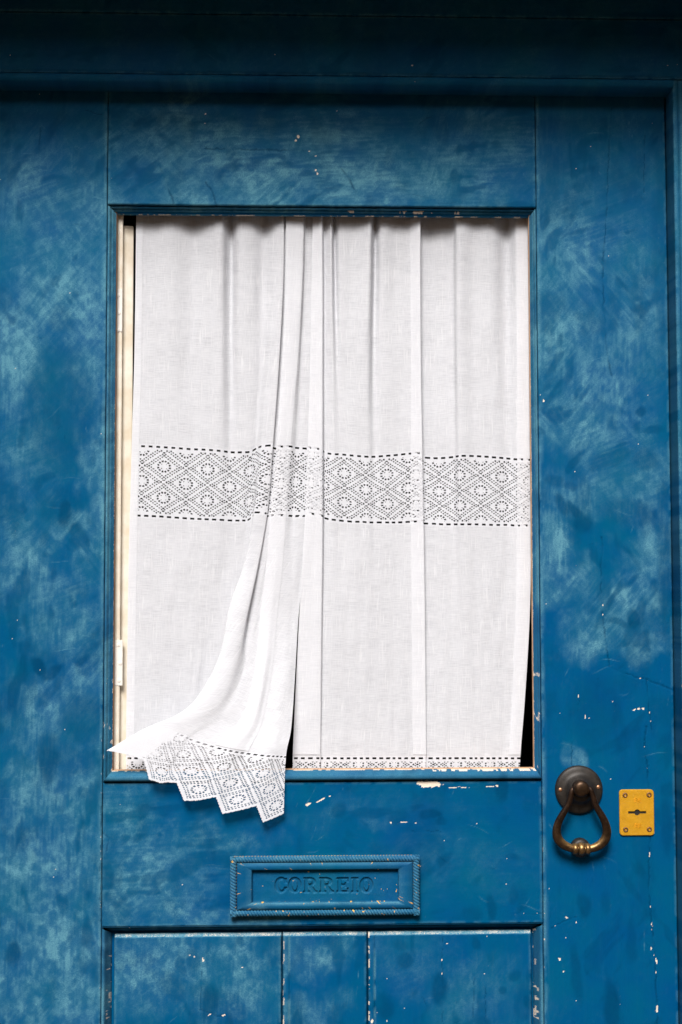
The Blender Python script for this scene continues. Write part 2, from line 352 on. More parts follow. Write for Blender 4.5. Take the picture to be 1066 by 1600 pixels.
def wear(X, Z, vert=True):
    """X,Z arrays (m) -> chalk, dark, chip, relief(m, + is proud)"""
    ch = np.zeros_like(X); dk = np.zeros_like(X); cp = np.zeros_like(X); rl = np.zeros_like(X)
    wx = (fbm(X*22, Z*18, 3, 4)-.5)*.075; wz = (fbm(X*22, Z*16, 9, 4)-.5)*.085
    fine = fbm(X*95, Z*95, 21, 5)
    def ell(c, warp=1.0):
        x0, z0 = P2(c[0], c[1]); a = math.radians(c[4])
        dx = X+wx*warp-x0; dz = Z+wz*warp-z0
        u = (dx*math.cos(a)+dz*math.sin(a))/(c[2]*.001); v = (-dx*math.sin(a)+dz*math.cos(a))/(c[3]*.001)
        return np.sqrt(u*u+v*v)
    for c in CHALKS:
        d = ell(c); ch = np.maximum(ch, min(.95, c[5]*1.05)*(1-sstep(.05, 1.55, d)))
    n1 = fbm(X*19, Z*16, 31, 4)
    n3 = fbm(X*85, Z*70, 45, 5); n4 = fbm(X*330, Z*330, 47, 2)
    st1 = 0; st2 = 0; sm = 0; wt = 0
    for k, (adeg, bias) in enumerate(((88, 1.0), (52, .55), (128, .5), (20, .45)) if vert else ((3, 1.0), (38, .6), (-40, .5), (75, .45))):
        a = math.radians(adeg); S = X*math.cos(a)+Z*math.sin(a); Tt = -X*math.sin(a)+Z*math.cos(a)
        wk = sstep(.38, .62, fbm(X*8+k*7, Z*8, 33+k, 3))*bias+.02
        st1 = st1+wk*fbm(S*14, Tt*90, 35+k*5, 4); st2 = st2+wk*fbm(S*40, Tt*330, 37+k*5, 3)
        sm = sm+wk*fbm(S*11+9, Tt*50, 39+k*5, 3); wt = wt+wk
    st1 = st1/wt; st2 = st2/wt; sm = sm/wt
    up = sstep(1.55, 2.1, Z)
    low = sstep(1.35, 1.0, Z)*sstep(.25, -.05, X)
    brush = (.55+.55*sstep(.30, .70, st1))*(.72+.50*st2)*(.78+.42*sstep(.3, .7, n3))
    mott = (.40+.55*sstep(.38, .66, .5*n3+.5*fine))*(.7+.6*n4)
    ch = ch*((1-low)*brush+low*(.35*brush+.75*mott))*(.6+.65*sstep(.3, .65, n1))
    ch = ch + (.0+.14*up)*(.3+n1)*(.3+.9*st1)
    ch = ch + .20*sstep(.58, .68, fine)*sstep(.48, .6, n4)*(ch+.08)
    ch = ch*(.64+.66*sstep(.40, .60, .45*st2+.30*fine+.25*n3))
    smear = sstep(.57, .68, sm)
    dk = dk + .34*smear*(.3+st2)
    ch = ch*(1-.40*smear)
    for c in DARKS:
        d = ell(c, .25); dk = np.maximum(dk, c[5]*(1-sstep(.55, 1.15, d))*(.55+.7*fine))
    ch = ch*(1-.75*np.clip(dk*1.6, 0, 1))
    dk = dk + .22*sstep(.56, .72, fbm(X*22+4, Z*13, 51, 4))
    rl = rl + (fbm(X*9, Z*6, 61, 3)-.5)*.0010 + (fbm(X*55, Z*40, 71, 4)-.5)*.00045
    for pl, hw, dep, fl in CRACKS:
        pts = [P2(*p) for p in pl]
        x0 = min(p[0] for p in pts)-.01; x1 = max(p[0] for p in pts)+.01; z0 = min(p[1] for p in pts)-.01; z1 = max(p[1] for p in pts)+.01
        if x1 < X.min() or x0 > X.max() or z1 < Z.min() or z0 > Z.max(): continue
        Xw = X+(fbm(X*160, Z*160, 81, 3)-.5)*.0042; Zw = Z+(fbm(X*160, Z*160, 91, 3)-.5)*.0042
        d = np.full_like(X, 9.)
        for a, b in zip(pts[:-1], pts[1:]):
            bx, bz = b[0]-a[0], b[1]-a[1]; L = bx*bx+bz*bz
            s = np.clip(((Xw-a[0])*bx+(Zw-a[1])*bz)/L, 0, 1)
            d = np.minimum(d, np.hypot(Xw-a[0]-s*bx, Zw-a[1]-s*bz))
        k = 1-sstep(hw*.0005, hw*.0018, d)
        gate = sstep(.30, .5, vnoise(X*70, Z*70, 101))
        rl = rl - k*dep*.001*(.4+.6*gate); dk = np.maximum(dk, k*.75*(.3+.7*gate))
        if fl > 0:
            g2 = vnoise(X*260, Z*150, 111)
            cp = np.maximum(cp, (1-sstep(hw*.0005, hw*.0013, d))*sstep(1-fl*.38, 1-fl*.28, g2))
    for c in CHIPS:
        d = ell(c, .10)
        d = d*1.40 + (vnoise(X*420, Z*420, 121)-.5)*.55
        k = (1-sstep(.8, 1.15, d)); cp = np.maximum(cp, k); rl = rl - k*.0004
    for (sx, sz), sr in zip(_SP, _SR):
        if X.min()-.01 < sx < X.max()+.01 and Z.min()-.01 < sz < Z.max()+.01:
            d = np.hypot(X-sx, Z-sz)
            cp = np.maximum(cp, 1-sstep(sr*.7, sr*1.3, d))
    return np.clip(ch, 0, .95), np.clip(dk, 0, 1), np.clip(cp, 0, 1), rl

SCR = []
for k in range(420):
    an = rng.choice([0, .1, 1.5, 1.6, .9, 2.3])+rng.normal(0, .25)
    SCR.append((rng.uniform([-.48, .72], [.60, 2.24]), float(rng.uniform(.006, .045)), float(an), float(rng.uniform(.0004, .0010)), float(rng.choice([.35, .25, .18, -.35]))))
def axis(a, b, fa, fb, step=.0015, coarse=.02):
    """coordinates a..b, fine inside fa..fb"""
    out = [np.array([a])]
    def seg(p, q, s):
        if q-p > 1e-6: out.append(np.linspace(p, q, max(2, int(math.ceil((q-p)/s))+1))[1:])
    seg(a, min(max(fa, a), b), coarse); seg(min(max(fa, a), b), max(min(fb, b), a), step); seg(max(min(fb, b), a), b, coarse)
    return np.concatenate(out)
def board(name, x0, x1, z0, z1, yf, yb, mat, parent, extra=None, rnd=.0014, bev=.0016, adj=None, edge_chalk=.25, warpedge=.0004, chalkadd=0.0):
    xs = axis(x0, x1, -.475, .62); zs = axis(z0, z1, .735, 2.37)
    X, Z = np.meshgrid(xs, zs)
    # slightly uneven edges
    ex = (fbm(X*0+3+x0*50, Z*45, 131, 3)-.5)*warpedge*2; ez = (fbm(X*45, Z*0+5+z0*50, 137, 3)-.5)*warpedge*2
    tx = (X-x0)/(x1-x0); tz = (Z-z0)/(z1-z0)
    wgt = np.maximum(sstep(.03, 0, np.minimum(X-x0, x1-X)), 0)
    wgz = np.maximum(sstep(.03, 0, np.minimum(Z-z0, z1-Z)), 0)
    X2 = X+ex*wgt; Z2 = Z+ez*wgz
    ch, dk, cp, rl = wear(X, Z, mat is not PH)
    for (ax, az), L_, an, wd, am in SCR:
        dx, dz = L_*math.cos(an), L_*math.sin(an)
        i0, i1 = np.searchsorted(xs, [min(ax, ax+dx)-.003, max(ax, ax+dx)+.003]); j0, j1 = np.searchsorted(zs, [min(az, az+dz)-.003, max(az, az+dz)+.003])
        if i1-i0 < 2 or j1-j0 < 2: continue
        xx = X[j0:j1, i0:i1]-ax; zz = Z[j0:j1, i0:i1]-az
        tt = np.clip((xx*dx+zz*dz)/(L_*L_), 0, 1); dd = np.hypot(xx-tt*dx, zz-tt*dz-.0012*np.sin(tt*5+ax*90))
        kk = (1-sstep(wd*.4, wd*1.4, dd))*np.sin(np.pi*np.clip(tt, .02, .98))
        if am > 0: ch[j0:j1, i0:i1] += kk*am*(.4+vnoise(xx*500, zz*500, 7))
        else: dk[j0:j1, i0:i1] += -kk*am
    e = np.minimum(np.minimum(X-x0, x1-X), np.minimum(Z-z0, z1-Z))
    r = np.clip(e/bev, 0, 1); drop = rnd*(1-np.sqrt(np.clip(1-(1-r)**2, 0, 1)))
    en = fbm(X*90, Z*90, 141, 3)
    ch = np.clip(ch + chalkadd*(.4+en) + edge_chalk*(1-sstep(.0015, .006, e))*sstep(.35, .6, en), 0, .95)
    h = rl-drop
    if extra is not None:
        h2, ch2, dk2, cp2 = extra(X, Z); h = h+h2; ch = np.clip(ch+ch2, 0, .95); dk = np.clip(dk+dk2, 0, 1); cp = np.maximum(cp, cp2)
    V = np.stack([X2, yf-h, Z2], -1); ny, nx = X.shape
    F = grid_faces(ny, nx); Vf = V.reshape(-1, 3); A = np.stack([ch, dk, cp], -1).reshape(-1, 3)
    # skirt back to yb
    i = np.arange(ny*nx).reshape(ny, nx)
    loop = np.concatenate([i[0, :], i[1:, -1], i[-1, -2::-1], i[-2:0:-1, 0]])
    Vm = Vf[loop].copy(); Vm[:, 1] += .0012; Vb = Vm.copy(); Vb[:, 1] = yb; nl = len(loop)
    n0 = len(Vf); k = np.arange(nl); k2 = (k+1) % nl
    Fs = np.concatenate([np.stack([loop[k2], loop[k], n0+k, n0+k2], -1), np.stack([n0+k2, n0+k, n0+nl+k, n0+nl+k2], -1)])
    Ab = A[loop]*np.array([.6, 1, 0]); Ab = np.concatenate([Ab, Ab]); Vb = np.concatenate([Vm, Vb]); n0 += nl
    c = [n0, n0+nx-1, n0+nx-1+ny-1, n0+nx-1+ny-1+nx-1]
    Fb = np.array([[c[0], c[3], c[2], c[1]]])
    me = np_mesh(name, np.concatenate([Vf, Vb]), np.concatenate([F, Fs, Fb]), attr=np.concatenate([A, Ab]))
    return link(name, me, mat, parent, smooth=False)
def shade_front(o, ang=40):
    o.data.polygons.foreach_set('use_smooth', np.ones(len(o.data.polygons), bool))
    return o

def mitred(name, outer, inner, prof, mats, parent, step=.002, wearf=None, rough=.0004, sides='tlbr', wear_on=True):
    """four mitred mouldings. rects (x0,x1,z0,z1); prof = [(t 0..1 from outer to inner, y)]"""
    T = np.array([p[0] for p in prof]); Y = np.array([p[1] for p in prof]); res = []
    for s in sides:
        if s in 'tb':
            zo, zi = (outer[3], inner[3]) if s == 't' else (outer[2], inner[2])
            n = int((outer[1]-outer[0])/step)+2; L = np.linspace(0, 1, n)
            xo = outer[0]+(outer[1]-outer[0])*L; xi = inner[0]+(inner[1]-inner[0])*L
            X = xo[None]*(1-T[:, None])+xi[None]*T[:, None]; Z = (zo*(1-T)+zi*T)[:, None]+0*X
        else:
            xo, xi = (outer[0], inner[0]) if s == 'l' else (outer[1], inner[1])
            n = int((outer[3]-outer[2])/step)+2; L = np.linspace(0, 1, n)
            zo = outer[2]+(outer[3]-outer[2])*L; zi = inner[2]+(inner[3]-inner[2])*L
            Z = zo[None]*(1-T[:, None])+zi[None]*T[:, None]; X = (xo*(1-T)+xi*T)[:, None]+0*Z
        Yg = Y[:, None]+0*X
        ch, dk, cp, rl = wear(X, Z)
        wob = (fbm(X*120, Z*120, 151, 3)-.5)*rough*2
        sgn = {'t': (0, 1), 'b': (0, 1), 'l': (1, 0), 'r': (1, 0)}[s]
        inn = sstep(.0, .2, T)[:, None]*sstep(0, .15, 1.0001-T)[:, None]
        if wearf is not None:
            a, b, c = wearf(s, X, Z, T[:, None]+0*X); ch = np.clip(ch+a, 0, .95); dk = np.clip(dk+b, 0, 1); cp = np.maximum(cp, c)
        V = np.stack([X+wob*sgn[0]*inn, Yg-rl*.5-wob*inn, Z+wob*sgn[1]*inn], -1)
        me = np_mesh(name, V.reshape(-1, 3), grid_faces(*X.shape), attr=np.stack([ch, dk, cp], -1).reshape(-1, 3))
        o = link(name, me, mats[0] if s in 'tb' else mats[1], parent); res.append(o)
    return res

# ------------------------------------------------------------------ setting: pavement, room behind the door, house wall
bm = bmesh.new(); bmesh.ops.create_grid(bm, x_segments=40, y_segments=40, size=60)
for v in bm.verts: v.co.z = 0
link('pavement', (lambda me: (bm.to_mesh(me), bm.free(), me)[2])(bpy.data.meshes.new('pavement')), PAVE, None, 'structure')
def added_street_house(x0, x1, h, m, label):  # unseen houses, added to block low sky and darken the doorway
    root = empty('added_row_house', ((x0+x1)/2, -6.3, 0), label, 'house', 'unseen houses added across the street')
    nb = 3; bw = (x1-x0)/nb
    bm = bmesh.new(); zc_ = [0, .9, 2.2, 3.3, 4.5, h]
    add_box(bm, (x0, -9.0, 0), (x1, -6.45, h)); bm_obj('wall', bm, m, root)
    for k in range(nb):
        for z0_, z1_ in ((.9, 2.1), (2.9, 3.9)):
            xm = x0+bw*(k+.5)
            bm = bmesh.new(); add_box(bm, (xm-.5, -6.452, z0_), (xm+.5, -6.44, z1_)); wn = bm_obj('window', bm, GLASSM, root)
            bm = bmesh.new()
            for a, b in (((xm-.58, z0_-.08), (xm-.5, z1_+.08)), ((xm+.5, z0_-.08), (xm+.58, z1_+.08)), ((xm-.5, z1_), (xm+.5, z1_+.08)), ((xm-.5, z0_-.08), (xm+.5, z0_)), ((xm-.02, z0_), (xm+.02, z1_))):
                add_box(bm, (a[0], -6.45, a[1]), (b[0], -6.41, b[1]))
            bm_obj('frame', bm, STONE, wn)
    bm = bmesh.new(); add_box(bm, (x0-.01, -9.2, h+.002), (x1-.01, -6.25, h+.14)); bm_obj('roof', bm, TILE, root)
TILE = simple('clay_tile', (0.22, 0.09, 0.05), (0.30, 0.13, 0.07), 8, .8, bump=.5, dist=.01)
OCHRE = simple('ochre_render', (0.48, 0.30, 0.13), (0.54, 0.35, 0.16), 3, .9, bump=.3, dist=.004)
added_street_house(-10.5, -3.52, 4.3, OCHRE, 'unseen ochre rendered row house added across the street to block low sky, on the hinge side of the blue door')
added_street_house(-3.5, 3.48, 4.4, OCHRE, 'unseen ochre rendered row house added to block low sky, directly opposite the blue door')
added_street_house(3.5, 10.48, 4.2, OCHRE, 'unseen ochre rendered row house added across the street to block low sky, on the lock side of the blue door')
LX0, LX1 = -.500, .5985         # door leaf edges
JX0, JX1 = -.502, .6005         # frame rebate
WX0, WX1, WTOP = -.640, .720, 2.372
WALLF, WALLB = -.315, .24
bm = bmesh.new()
add_box(bm, (-7, WALLF, -.02), (WX0, WALLB, 5.2)); add_box(bm, (WX1, WALLF, -.02), (7, WALLB, 5.2)); add_box(bm, (WX0, WALLF, WTOP), (WX1, WALLB, 5.2))
bm_obj('house_wall', bm, STONE)
tag(bpy.data.objects['house_wall'], 'grey-brown granite house wall framing the recessed blue doorway', 'wall')
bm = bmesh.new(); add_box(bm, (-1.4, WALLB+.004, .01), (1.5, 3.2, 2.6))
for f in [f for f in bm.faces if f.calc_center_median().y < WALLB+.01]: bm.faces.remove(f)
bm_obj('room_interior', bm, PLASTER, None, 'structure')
bm = bmesh.new(); add_box(bm, (WX0+.002, WALLF-.14, -.01), (WX1-.002, .10, .06), .006)
o = bm_obj('doorstep', bm, STONE); tag(o, 'worn granite doorstep under the blue door', 'doorstep')

# ------------------------------------------------------------------ door frame (lintel and jambs)
FY = -.042
fr = empty('door_frame', (.05, FY, .06), 'dark blue painted door frame with lintel and beaded jamb around the door', 'door frame')
ZL_BEAD0 = UZ(520, 132, FY); ZL_BEAD1 = UZ(520, 119, FY); ZL_J = UZ(520, 24, FY)
def lint_extra(X, Z):
    z = Z-0
    g = np.exp(-((z-(ZL_BEAD1+.004))/.0012)**2)
    return -g*.0015, 0*X, g*.4, 0*X
shade_front(board('lintel', WX0+.001, WX1-.001, ZL_BEAD1+.001, ZL_J, FY, .06, PH, fr, extra=lint_extra))
shade_front(board('lintel_fascia', WX0+.001, WX1-.001, ZL_J+.0006, WTOP-.002, FY+.0005, .06, PH, fr))
# rounded bead along the lower edge of the lintel
xs = axis(JX0, JX1, -.475, .62, .003); th = np.linspace(-.5*math.pi, .62*math.pi, 15)
rB = (ZL_BEAD1-ZL_BEAD0)/2; zc = (ZL_BEAD1+ZL_BEAD0)/2
TH, XX = np.meshgrid(th, xs, indexing='ij')
Vb = np.stack([XX, FY+.001-np.cos(TH)*rB*.8, zc+np.sin(TH)*rB], -1)
Vb = np.concatenate([np.stack([xs, 0*xs+.02, 0*xs+zc-rB], -1)[None], Vb], 0)
ch, dk, cp, rl = wear(Vb[..., 0], Vb[..., 2])
link('lintel_bead', np_mesh('lintel_bead', Vb.reshape(-1, 3), grid_faces(*Vb.shape[:2]), attr=np.stack([ch, dk, cp], -1).reshape(-1, 3)), PH, fr, smooth=True)
def jamb_extra(X, Z):
    d = np.minimum(np.abs(X-JX1), np.abs(X-JX0))
    g = np.exp(-((d-.0085)/.0010)**2)
    h = -g*.0028
    en = fbm(X*30, Z*12, 161, 4)
    ch = .30*sstep(.010, .012, d)*sstep(.3, .6, en)+.10
    edge = (1-sstep(.0004, .0016, d))*(fbm(X*200, Z*110, 163, 3) > .66)*sstep(1.5, 1.2, Z)*.6
    return h, ch, g*.4, edge
shade_front(board('jamb', JX1, WX1-.001, .06, ZL_BEAD1-.0005, FY, .06, PV, fr, extra=jamb_extra, rnd=.002, bev=.0025))
shade_front(board('jamb', WX0+.001, JX0, .06, ZL_BEAD1-.0005, FY, .06, PV, fr, extra=jamb_extra, rnd=.002, bev=.0025))

# ------------------------------------------------------------------ door leaf
door = empty('wooden_door', (.05, 0, .065), 'weathered blue painted wooden door with curtained window opening and boarded lower panel', 'door')
SX0, SX1 = -.2910, .3895        # inner edges of the stiles
ZT = ZL_BEAD1+.01
OZ1 = UZ(500, 322); OZ0 = UZ(500, 1221)            # moulding outer top / bottom
IX0, IX1 = UX(179, 770, .0142), UX(831, 770, .0142); IZ1 = UZ(500, 337.5, .020); IZ0 = UZ(500, 1204)
PZ1 = UZ(500, 1446); PZ0 = .26
DB = .026                        # leaf thickness
def stile_extra(X, Z):
    # chalky worn line along the arris beside the window and the panels
    d = np.minimum(np.abs(X-SX0), np.abs(X-SX1))
    n = fbm(X*150, Z*22, 171, 3)
    return 0*X, (1-sstep(.002, .010, d))*.25*sstep(.35, .6, n), 0*X, ((d < .0022) & (fbm(X*300, Z*170, 173, 2) > .76) & (Z < 1.2))*.6
shade_front(board('stile', LX0, SX0-.0004, .075, ZT, 0, DB, PV, door, extra=stile_extra))
shade_front(board('stile', SX1+.0004, LX1, .075, ZT, 0, DB, PV, door, extra=stile_extra))
shade_front(board('top_rail', SX0+.0004, SX1-.0004, OZ1+.0003, ZT, .0003, DB, PH, door))
shade_front(board('lock_rail', SX0+.0004, SX1-.0004, PZ1+.0003, OZ0-.0003, .0003, DB, PH, door))
shade_front(board('bottom_rail', SX0+.0004, SX1-.0004, .075, PZ0-.001, .0003, DB, PH, door))
# mouldings round the window opening
def win_wear(s, X, Z, T):
    n = fbm(X*140, Z*140, 181, 4); n2 = fbm(X*14, Z*14, 183, 3)
    ch = .22+.45*sstep(.4, .6, n2)*(np.abs(T-.35) < .25) if s in 'lr' else .10*n2
    cp = 0*X
    if s == 'l' or s == 'r':
        ch = .12+.50*sstep(.38, .62, n2)*np.exp(-((T-.35)/.22)**2)
        cp = ((T > .97) & (n > .50))*.55*(Z < 1.75) + ((n > .70) & (Z < 1.30))*.6
    elif s == 't':
        x0 = UX(545, 330); x1 = UX(720, 330)
        cp = ((n > .61) & (X > x0) & (X < x1) & (T > .35))*.8 + ((T > .97) & (n > .5))*.6
    else:
        cp = ((T > .95-.12*sstep(.1, .35, X)) & (n > .42))*.8
        ch = .15+.25*n2
    return ch, .0*X, cp
mitred('window_moulding', (SX0, SX1, OZ0, OZ1), (IX0, IX1, IZ0, IZ1),
       [(0, .014), (.02, .0075), (.14, .0075), (.20, .0052), (.32, .0070), (.45, .0112), (.52, .0106), (.60, .0118), (.80, .0165), (1, .0185), (1, .0245)], (PH, PV), door, wearf=win_wear, sides='t')
mitred('window_moulding', (SX0, SX1, OZ0, OZ1), (IX0, IX1, IZ0, IZ1),
       [(0, .012), (.02, .0045), (.10, .0045), (.15, .0006), (.24, .0004), (.34, .0020), (.44, .0052), (.52, .0076), (.58, .0078), (.66, .0086), (.76, .0112), (.88, .0132), (1, .0142), (1.0, .022)], (PH, PV), door, wearf=win_wear, sides='lr')
mitred('window_moulding', (SX0, SX1, OZ0, OZ1), (IX0, IX1, IZ0, IZ1),
       [(0, .012), (.03, .0030), (.12, .0010), (.16, -.0050), (.30, -.0066), (.50, -.0070), (.66, -.0056), (.80, -.0020), (.90, .0030), (1, .0100), (1.0, .022)], (PH, PV), door, wearf=win_wear, sides='b')
# bare rebate behind the mouldings (thickness of the leaf seen through the opening)
def rebate(name, a, b, m):
    bm = bmesh.new(); add_box(bm, a, b, .0004); return bm_obj(name, bm, m, door)
rebate('rebate', (SX0+.001, .0150, IZ0-.010), (IX0+.0007, DB-.001, IZ1+.010), DWOOD)
rebate('rebate', (IX1-.0005, .0150, IZ0-.010), (SX1-.001, DB-.001, IZ1+.010), RAW)
rebate('rebate', (IX0+.001, .0150, IZ1+.0006), (IX1-.001, DB-.0012, IZ1+.010), PH)
rebate('rebate', (IX0+.001, .0125, IZ0-.010), (IX1-.001, DB-.0012, IZ0+.0008), RAW)
# lower panel: mouldings and three boards
def pan_wear(s, X, Z, T):
    n = fbm(X*140, Z*140, 191, 4); n2 = fbm(X*14+3, Z*14, 193, 3)
    if s in 'lr': return .15+.6*sstep(.3, .6, n2)*np.exp(-((T-.15)/.22)**2), 0*X, ((n > .66) & (T > .5))*.7
    return .05*n, 0*X, 0*X
PIX0, PIX1 = SX0+.0135, SX1-.0135; PIZ1 = PZ1-.0125
mitred('panel_moulding', (SX0, SX1, PZ0, PZ1), (PIX0, PIX1, PZ0+.0125, PIZ1),
       [(0, .012), (.015, .0010), (.08, .0030), (.14, .0090), (.26, .0125), (.42, .0120), (.55, .0165), (.80, .0215), (1, .0235), (1, .030)], (PH, PV), door, wearf=pan_wear, sides='t')
mitred('panel_moulding', (SX0, SX1, PZ0, PZ1), (PIX0, PIX1, PZ0+.0125, PIZ1),
       [(0, .012), (.015, .0040), (.08, .0040), (.13, .0002), (.26, -.0002), (.42, .0030), (.58, .0095), (.80, .0165), (1, .0205), (1, .030)], (PH, PV), door, wearf=pan_wear, sides='lbr')
bx = [PIX0+.0042, UX(441, 1520), UX(575, 1520), PIX1-.0032]
def board_extra(bead, x0):
    def f(X, Z):
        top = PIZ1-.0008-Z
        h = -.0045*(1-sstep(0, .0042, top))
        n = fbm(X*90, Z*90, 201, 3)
        top_glint = (1-sstep(.0030, .0046, top+.0012*(n-.5)))  # highlight on the worn top edge, painted in as chalk and chips
        ch = top_glint*.95
        dk = 0*X; cp = top_glint*(.17+.5*n)
        if bead:
            d = X-x0
            h = h-.0022*np.exp(-((d-.0112)/.0011)**2)+.0010*np.clip(1-((d-.0062)/.0045)**2, 0, 1)
            ch = ch+.65*np.exp(-((d-.0098)/.0016)**2)*sstep(.40, .55, fbm(X*50, Z*30, 203, 3))
            cp = np.maximum(cp, ((d < .0022) & (fbm(X*260, Z*130, 205, 2) > .56))*.8)
        return h, ch, dk, cp
    return f
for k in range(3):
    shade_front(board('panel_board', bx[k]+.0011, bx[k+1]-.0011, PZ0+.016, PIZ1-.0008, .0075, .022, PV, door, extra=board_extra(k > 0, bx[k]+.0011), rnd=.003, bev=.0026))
bm = bmesh.new(); add_box(bm, (PIX0-.004, .0225, PZ0+.006), (PIX1+.004, .0300, PZ1-.004)); bm_obj('panel_backing', bm, PV, door)

# ------------------------------------------------------------------ letter plate
q0 = U(360, 1338.5, -.010); q1 = U(656, 1429.5, -.010)
LO = (float(q0[0]), float(q1[0]), float(q1[2]), float(q0[2]))
r0 = U(394, 1359.5, -.010); r1 = U(622.5, 1408, -.010)
LI = (float(r0[0]), float(r1[0]), float(r1[2]), float(r0[2]))
ROPE = .0098
def brass_wear(X, Z, thr=.66, seed=301):
    n = fbm(X*210, Z*290, seed, 3)
    return (n > thr)*.9
def plate_wear_glint(s, X, Z, T):
    n = fbm(X*70, Z*70, 303, 3)
    cp = brass_wear(X, Z, .76)*((T < .16) | (T > .62))*(s in 'tb')+brass_wear(X, Z, .76)*(s in 'lr')*((T < .2) | (T > .8))
    edge = np.exp(-((T-.93)/.05)**2)
    return .10*n+.75*edge*(s == 'b')*sstep(.2, .45, n)+.55*np.exp(-((T-.03)/.04)**2)*(s == 't')+.2*edge*(s in 'lr'), 0*X, cp  # pale lines on the upward bevels are highlights painted in as chalk
Pout = (LO[0]+ROPE, LO[1]-ROPE, LO[2]+ROPE, LO[3]-ROPE)
plate_parts = mitred('letter_plate', Pout, LI, [(0, .002), (.005, -.0085), (.03, -.0112), (.07, -.0132), (.5, -.0136), (.90, -.0136), (.96, -.0128), (1, -.0112), (1.0, -.0020)], (PB, PB), None, step=.0012, wearf=plate_wear_glint, rough=.00008)
bm = bmesh.new()
add_box(bm, (LO[0]+.0012, -.0085, LO[2]+.0012), (LI[0]-.004, .002, LO[3]-.0012)); add_box(bm, (LI[1]+.004, -.0085, LO[2]+.0012), (LO[1]-.0012, .002, LO[3]-.0012))
add_box(bm, (LI[0]-.004, -.0085, LO[2]+.0012), (LI[1]+.004, .002, LI[2]-.004)); add_box(bm, (LI[0]-.004, -.0085, LI[3]+.004), (LI[1]+.004, .002, LO[3]-.0012))
for o in plate_parts: bm.from_mesh(o.data)
for o in plate_parts: bpy.data.objects.remove(o, do_unlink=True)
me = bpy.data.meshes.new('letter_plate'); bm.to_mesh(me); bm.free()
plate = link('letter_plate', me, PB, door)
plate['label'] = 'rope-edged blue letter plate marked CORREIO'
# twisted rope border, four sides
def rope(p, q, along):
    L = abs(q-p); n = int(L/.00055); s = np.linspace(0, L, n); th = np.linspace(0, 2*math.pi, 19)
    S, TH = np.meshgrid(s, th)
    ph = 1.5*(TH*1.0) + math.pi*S/.0047
    r = (ROPE/2+.0003)*(.74+.30*np.abs(np.sin(ph))**.7)
    return S, TH, r
zt, zb_, xl, xr = LO[3]-ROPE/2, LO[2]+ROPE/2, LO[0]+ROPE/2, LO[1]-ROPE/2
YR = -.0090
for side in 'tblr':
    if side in 'tb':
        S, TH, r = rope(LO[0], LO[1], 'x'); z = zt if side == 't' else zb_
        V = np.stack([LO[0]+S, YR-np.cos(TH)*r, z+np.sin(TH)*r], -1)
    else:
        S, TH, r = rope(LO[2], LO[3], 'z'); x = xl if side == 'l' else xr
        V = np.stack([x+np.sin(TH)*r, YR-np.cos(TH)*r*.96, LO[2]+S], -1)
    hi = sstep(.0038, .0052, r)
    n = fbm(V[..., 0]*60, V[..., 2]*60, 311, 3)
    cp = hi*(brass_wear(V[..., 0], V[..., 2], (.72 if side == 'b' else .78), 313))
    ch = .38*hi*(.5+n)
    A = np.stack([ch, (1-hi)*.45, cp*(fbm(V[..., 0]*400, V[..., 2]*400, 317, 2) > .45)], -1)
    F = grid_faces(*S.shape)[:, ::-1]
    link('rope_moulding', np_mesh('rope_moulding', V.reshape(-1, 3), F, attr=A.reshape(-1, 3)), PB, plate, smooth=True)
# hinged flap with sunk letters
res = .0005
nx = int((LI[1]-LI[0]+.004)/res); nz = int((LI[3]-LI[2]+.004)/res)
fx = np.linspace(LI[0]-.002, LI[1]+.002, nx); fz = np.linspace(LI[2]-.002, LI[3]+.002, nz)
FXX, FZZ = np.meshgrid(fx, fz)
def sub(mask, X, Z): return mask
def ellipse(X, Z, cx, cz, a, b): return ((X-cx)/a)**2+((Z-cz)/b)**2
def rect(X, Z, x0, x1, z0, z1): return (X >= x0) & (X <= x1) & (Z >= z0) & (Z <= z1)
def seg(X, Z, x0, z0, x1, z1, w):
    L = (x1-x0)**2+(z1-z0)**2; s = np.clip(((X-x0)*(x1-x0)+(Z-z0)*(z1-z0))/L, 0, 1)
    return np.hypot(X-x0-s*(x1-x0), Z-z0-s*(z1-z0)) < w
def glyph(c, X, Z):
    """unit glyph, height 1, Z up from 0"""
    if c == 'O':
        return (ellipse(X, Z, .42, .5, .42, .52) < 1) & ~(ellipse(X, Z, .42, .5, .16, .34) < 1)
    if c == 'C':
        m = (ellipse(X, Z, .42, .5, .42, .52) < 1) & ~(ellipse(X, Z, .45, .5, .19, .34) < 1) & ~rect(X, Z, .45, .9, .36, .66)
        return m | rect(X, Z, .66, .80, .62, .95)
    if c == 'R':
        m = rect(X, Z, .08, .32, 0, 1) | rect(X, Z, 0, .42, 0, .12) | rect(X, Z, 0, .45, .88, 1)
        m |= (ellipse(X, Z, .45, .72, .36, .28) < 1) & (X > .3) & ~((ellipse(X, Z, .42, .72, .16, .14) < 1))
        return m | seg(X, Z, .42, .46, .72, .08, .11) | rect(X, Z, .62, .92, 0, .12)
    if c == 'E':
        m = rect(X, Z, .08, .32, 0, 1) | rect(X, Z, 0, .78, 0, .14) | rect(X, Z, 0, .78, .86, 1)
        return m | rect(X, Z, .3, .60, .43, .57) | rect(X, Z, .66, .78, 0, .32) | rect(X, Z, .66, .78, .70, 1) | rect(X, Z, .52, .60, .33, .67)
    if c == 'I':
        return rect(X, Z, .10, .34, 0, 1) | rect(X, Z, 0, .44, 0, .13) | rect(X, Z, 0, .44, .87, 1)
LT = [('C', 429.5, 20), ('O', 450.5, 20.5), ('R', 474, 22), ('R', 499, 23), ('E', 526, 19), ('I', 549, 11), ('O', 562, 21)]
wid = {'C': .84, 'O': .84, 'R': .92, 'E': .78, 'I': .44}
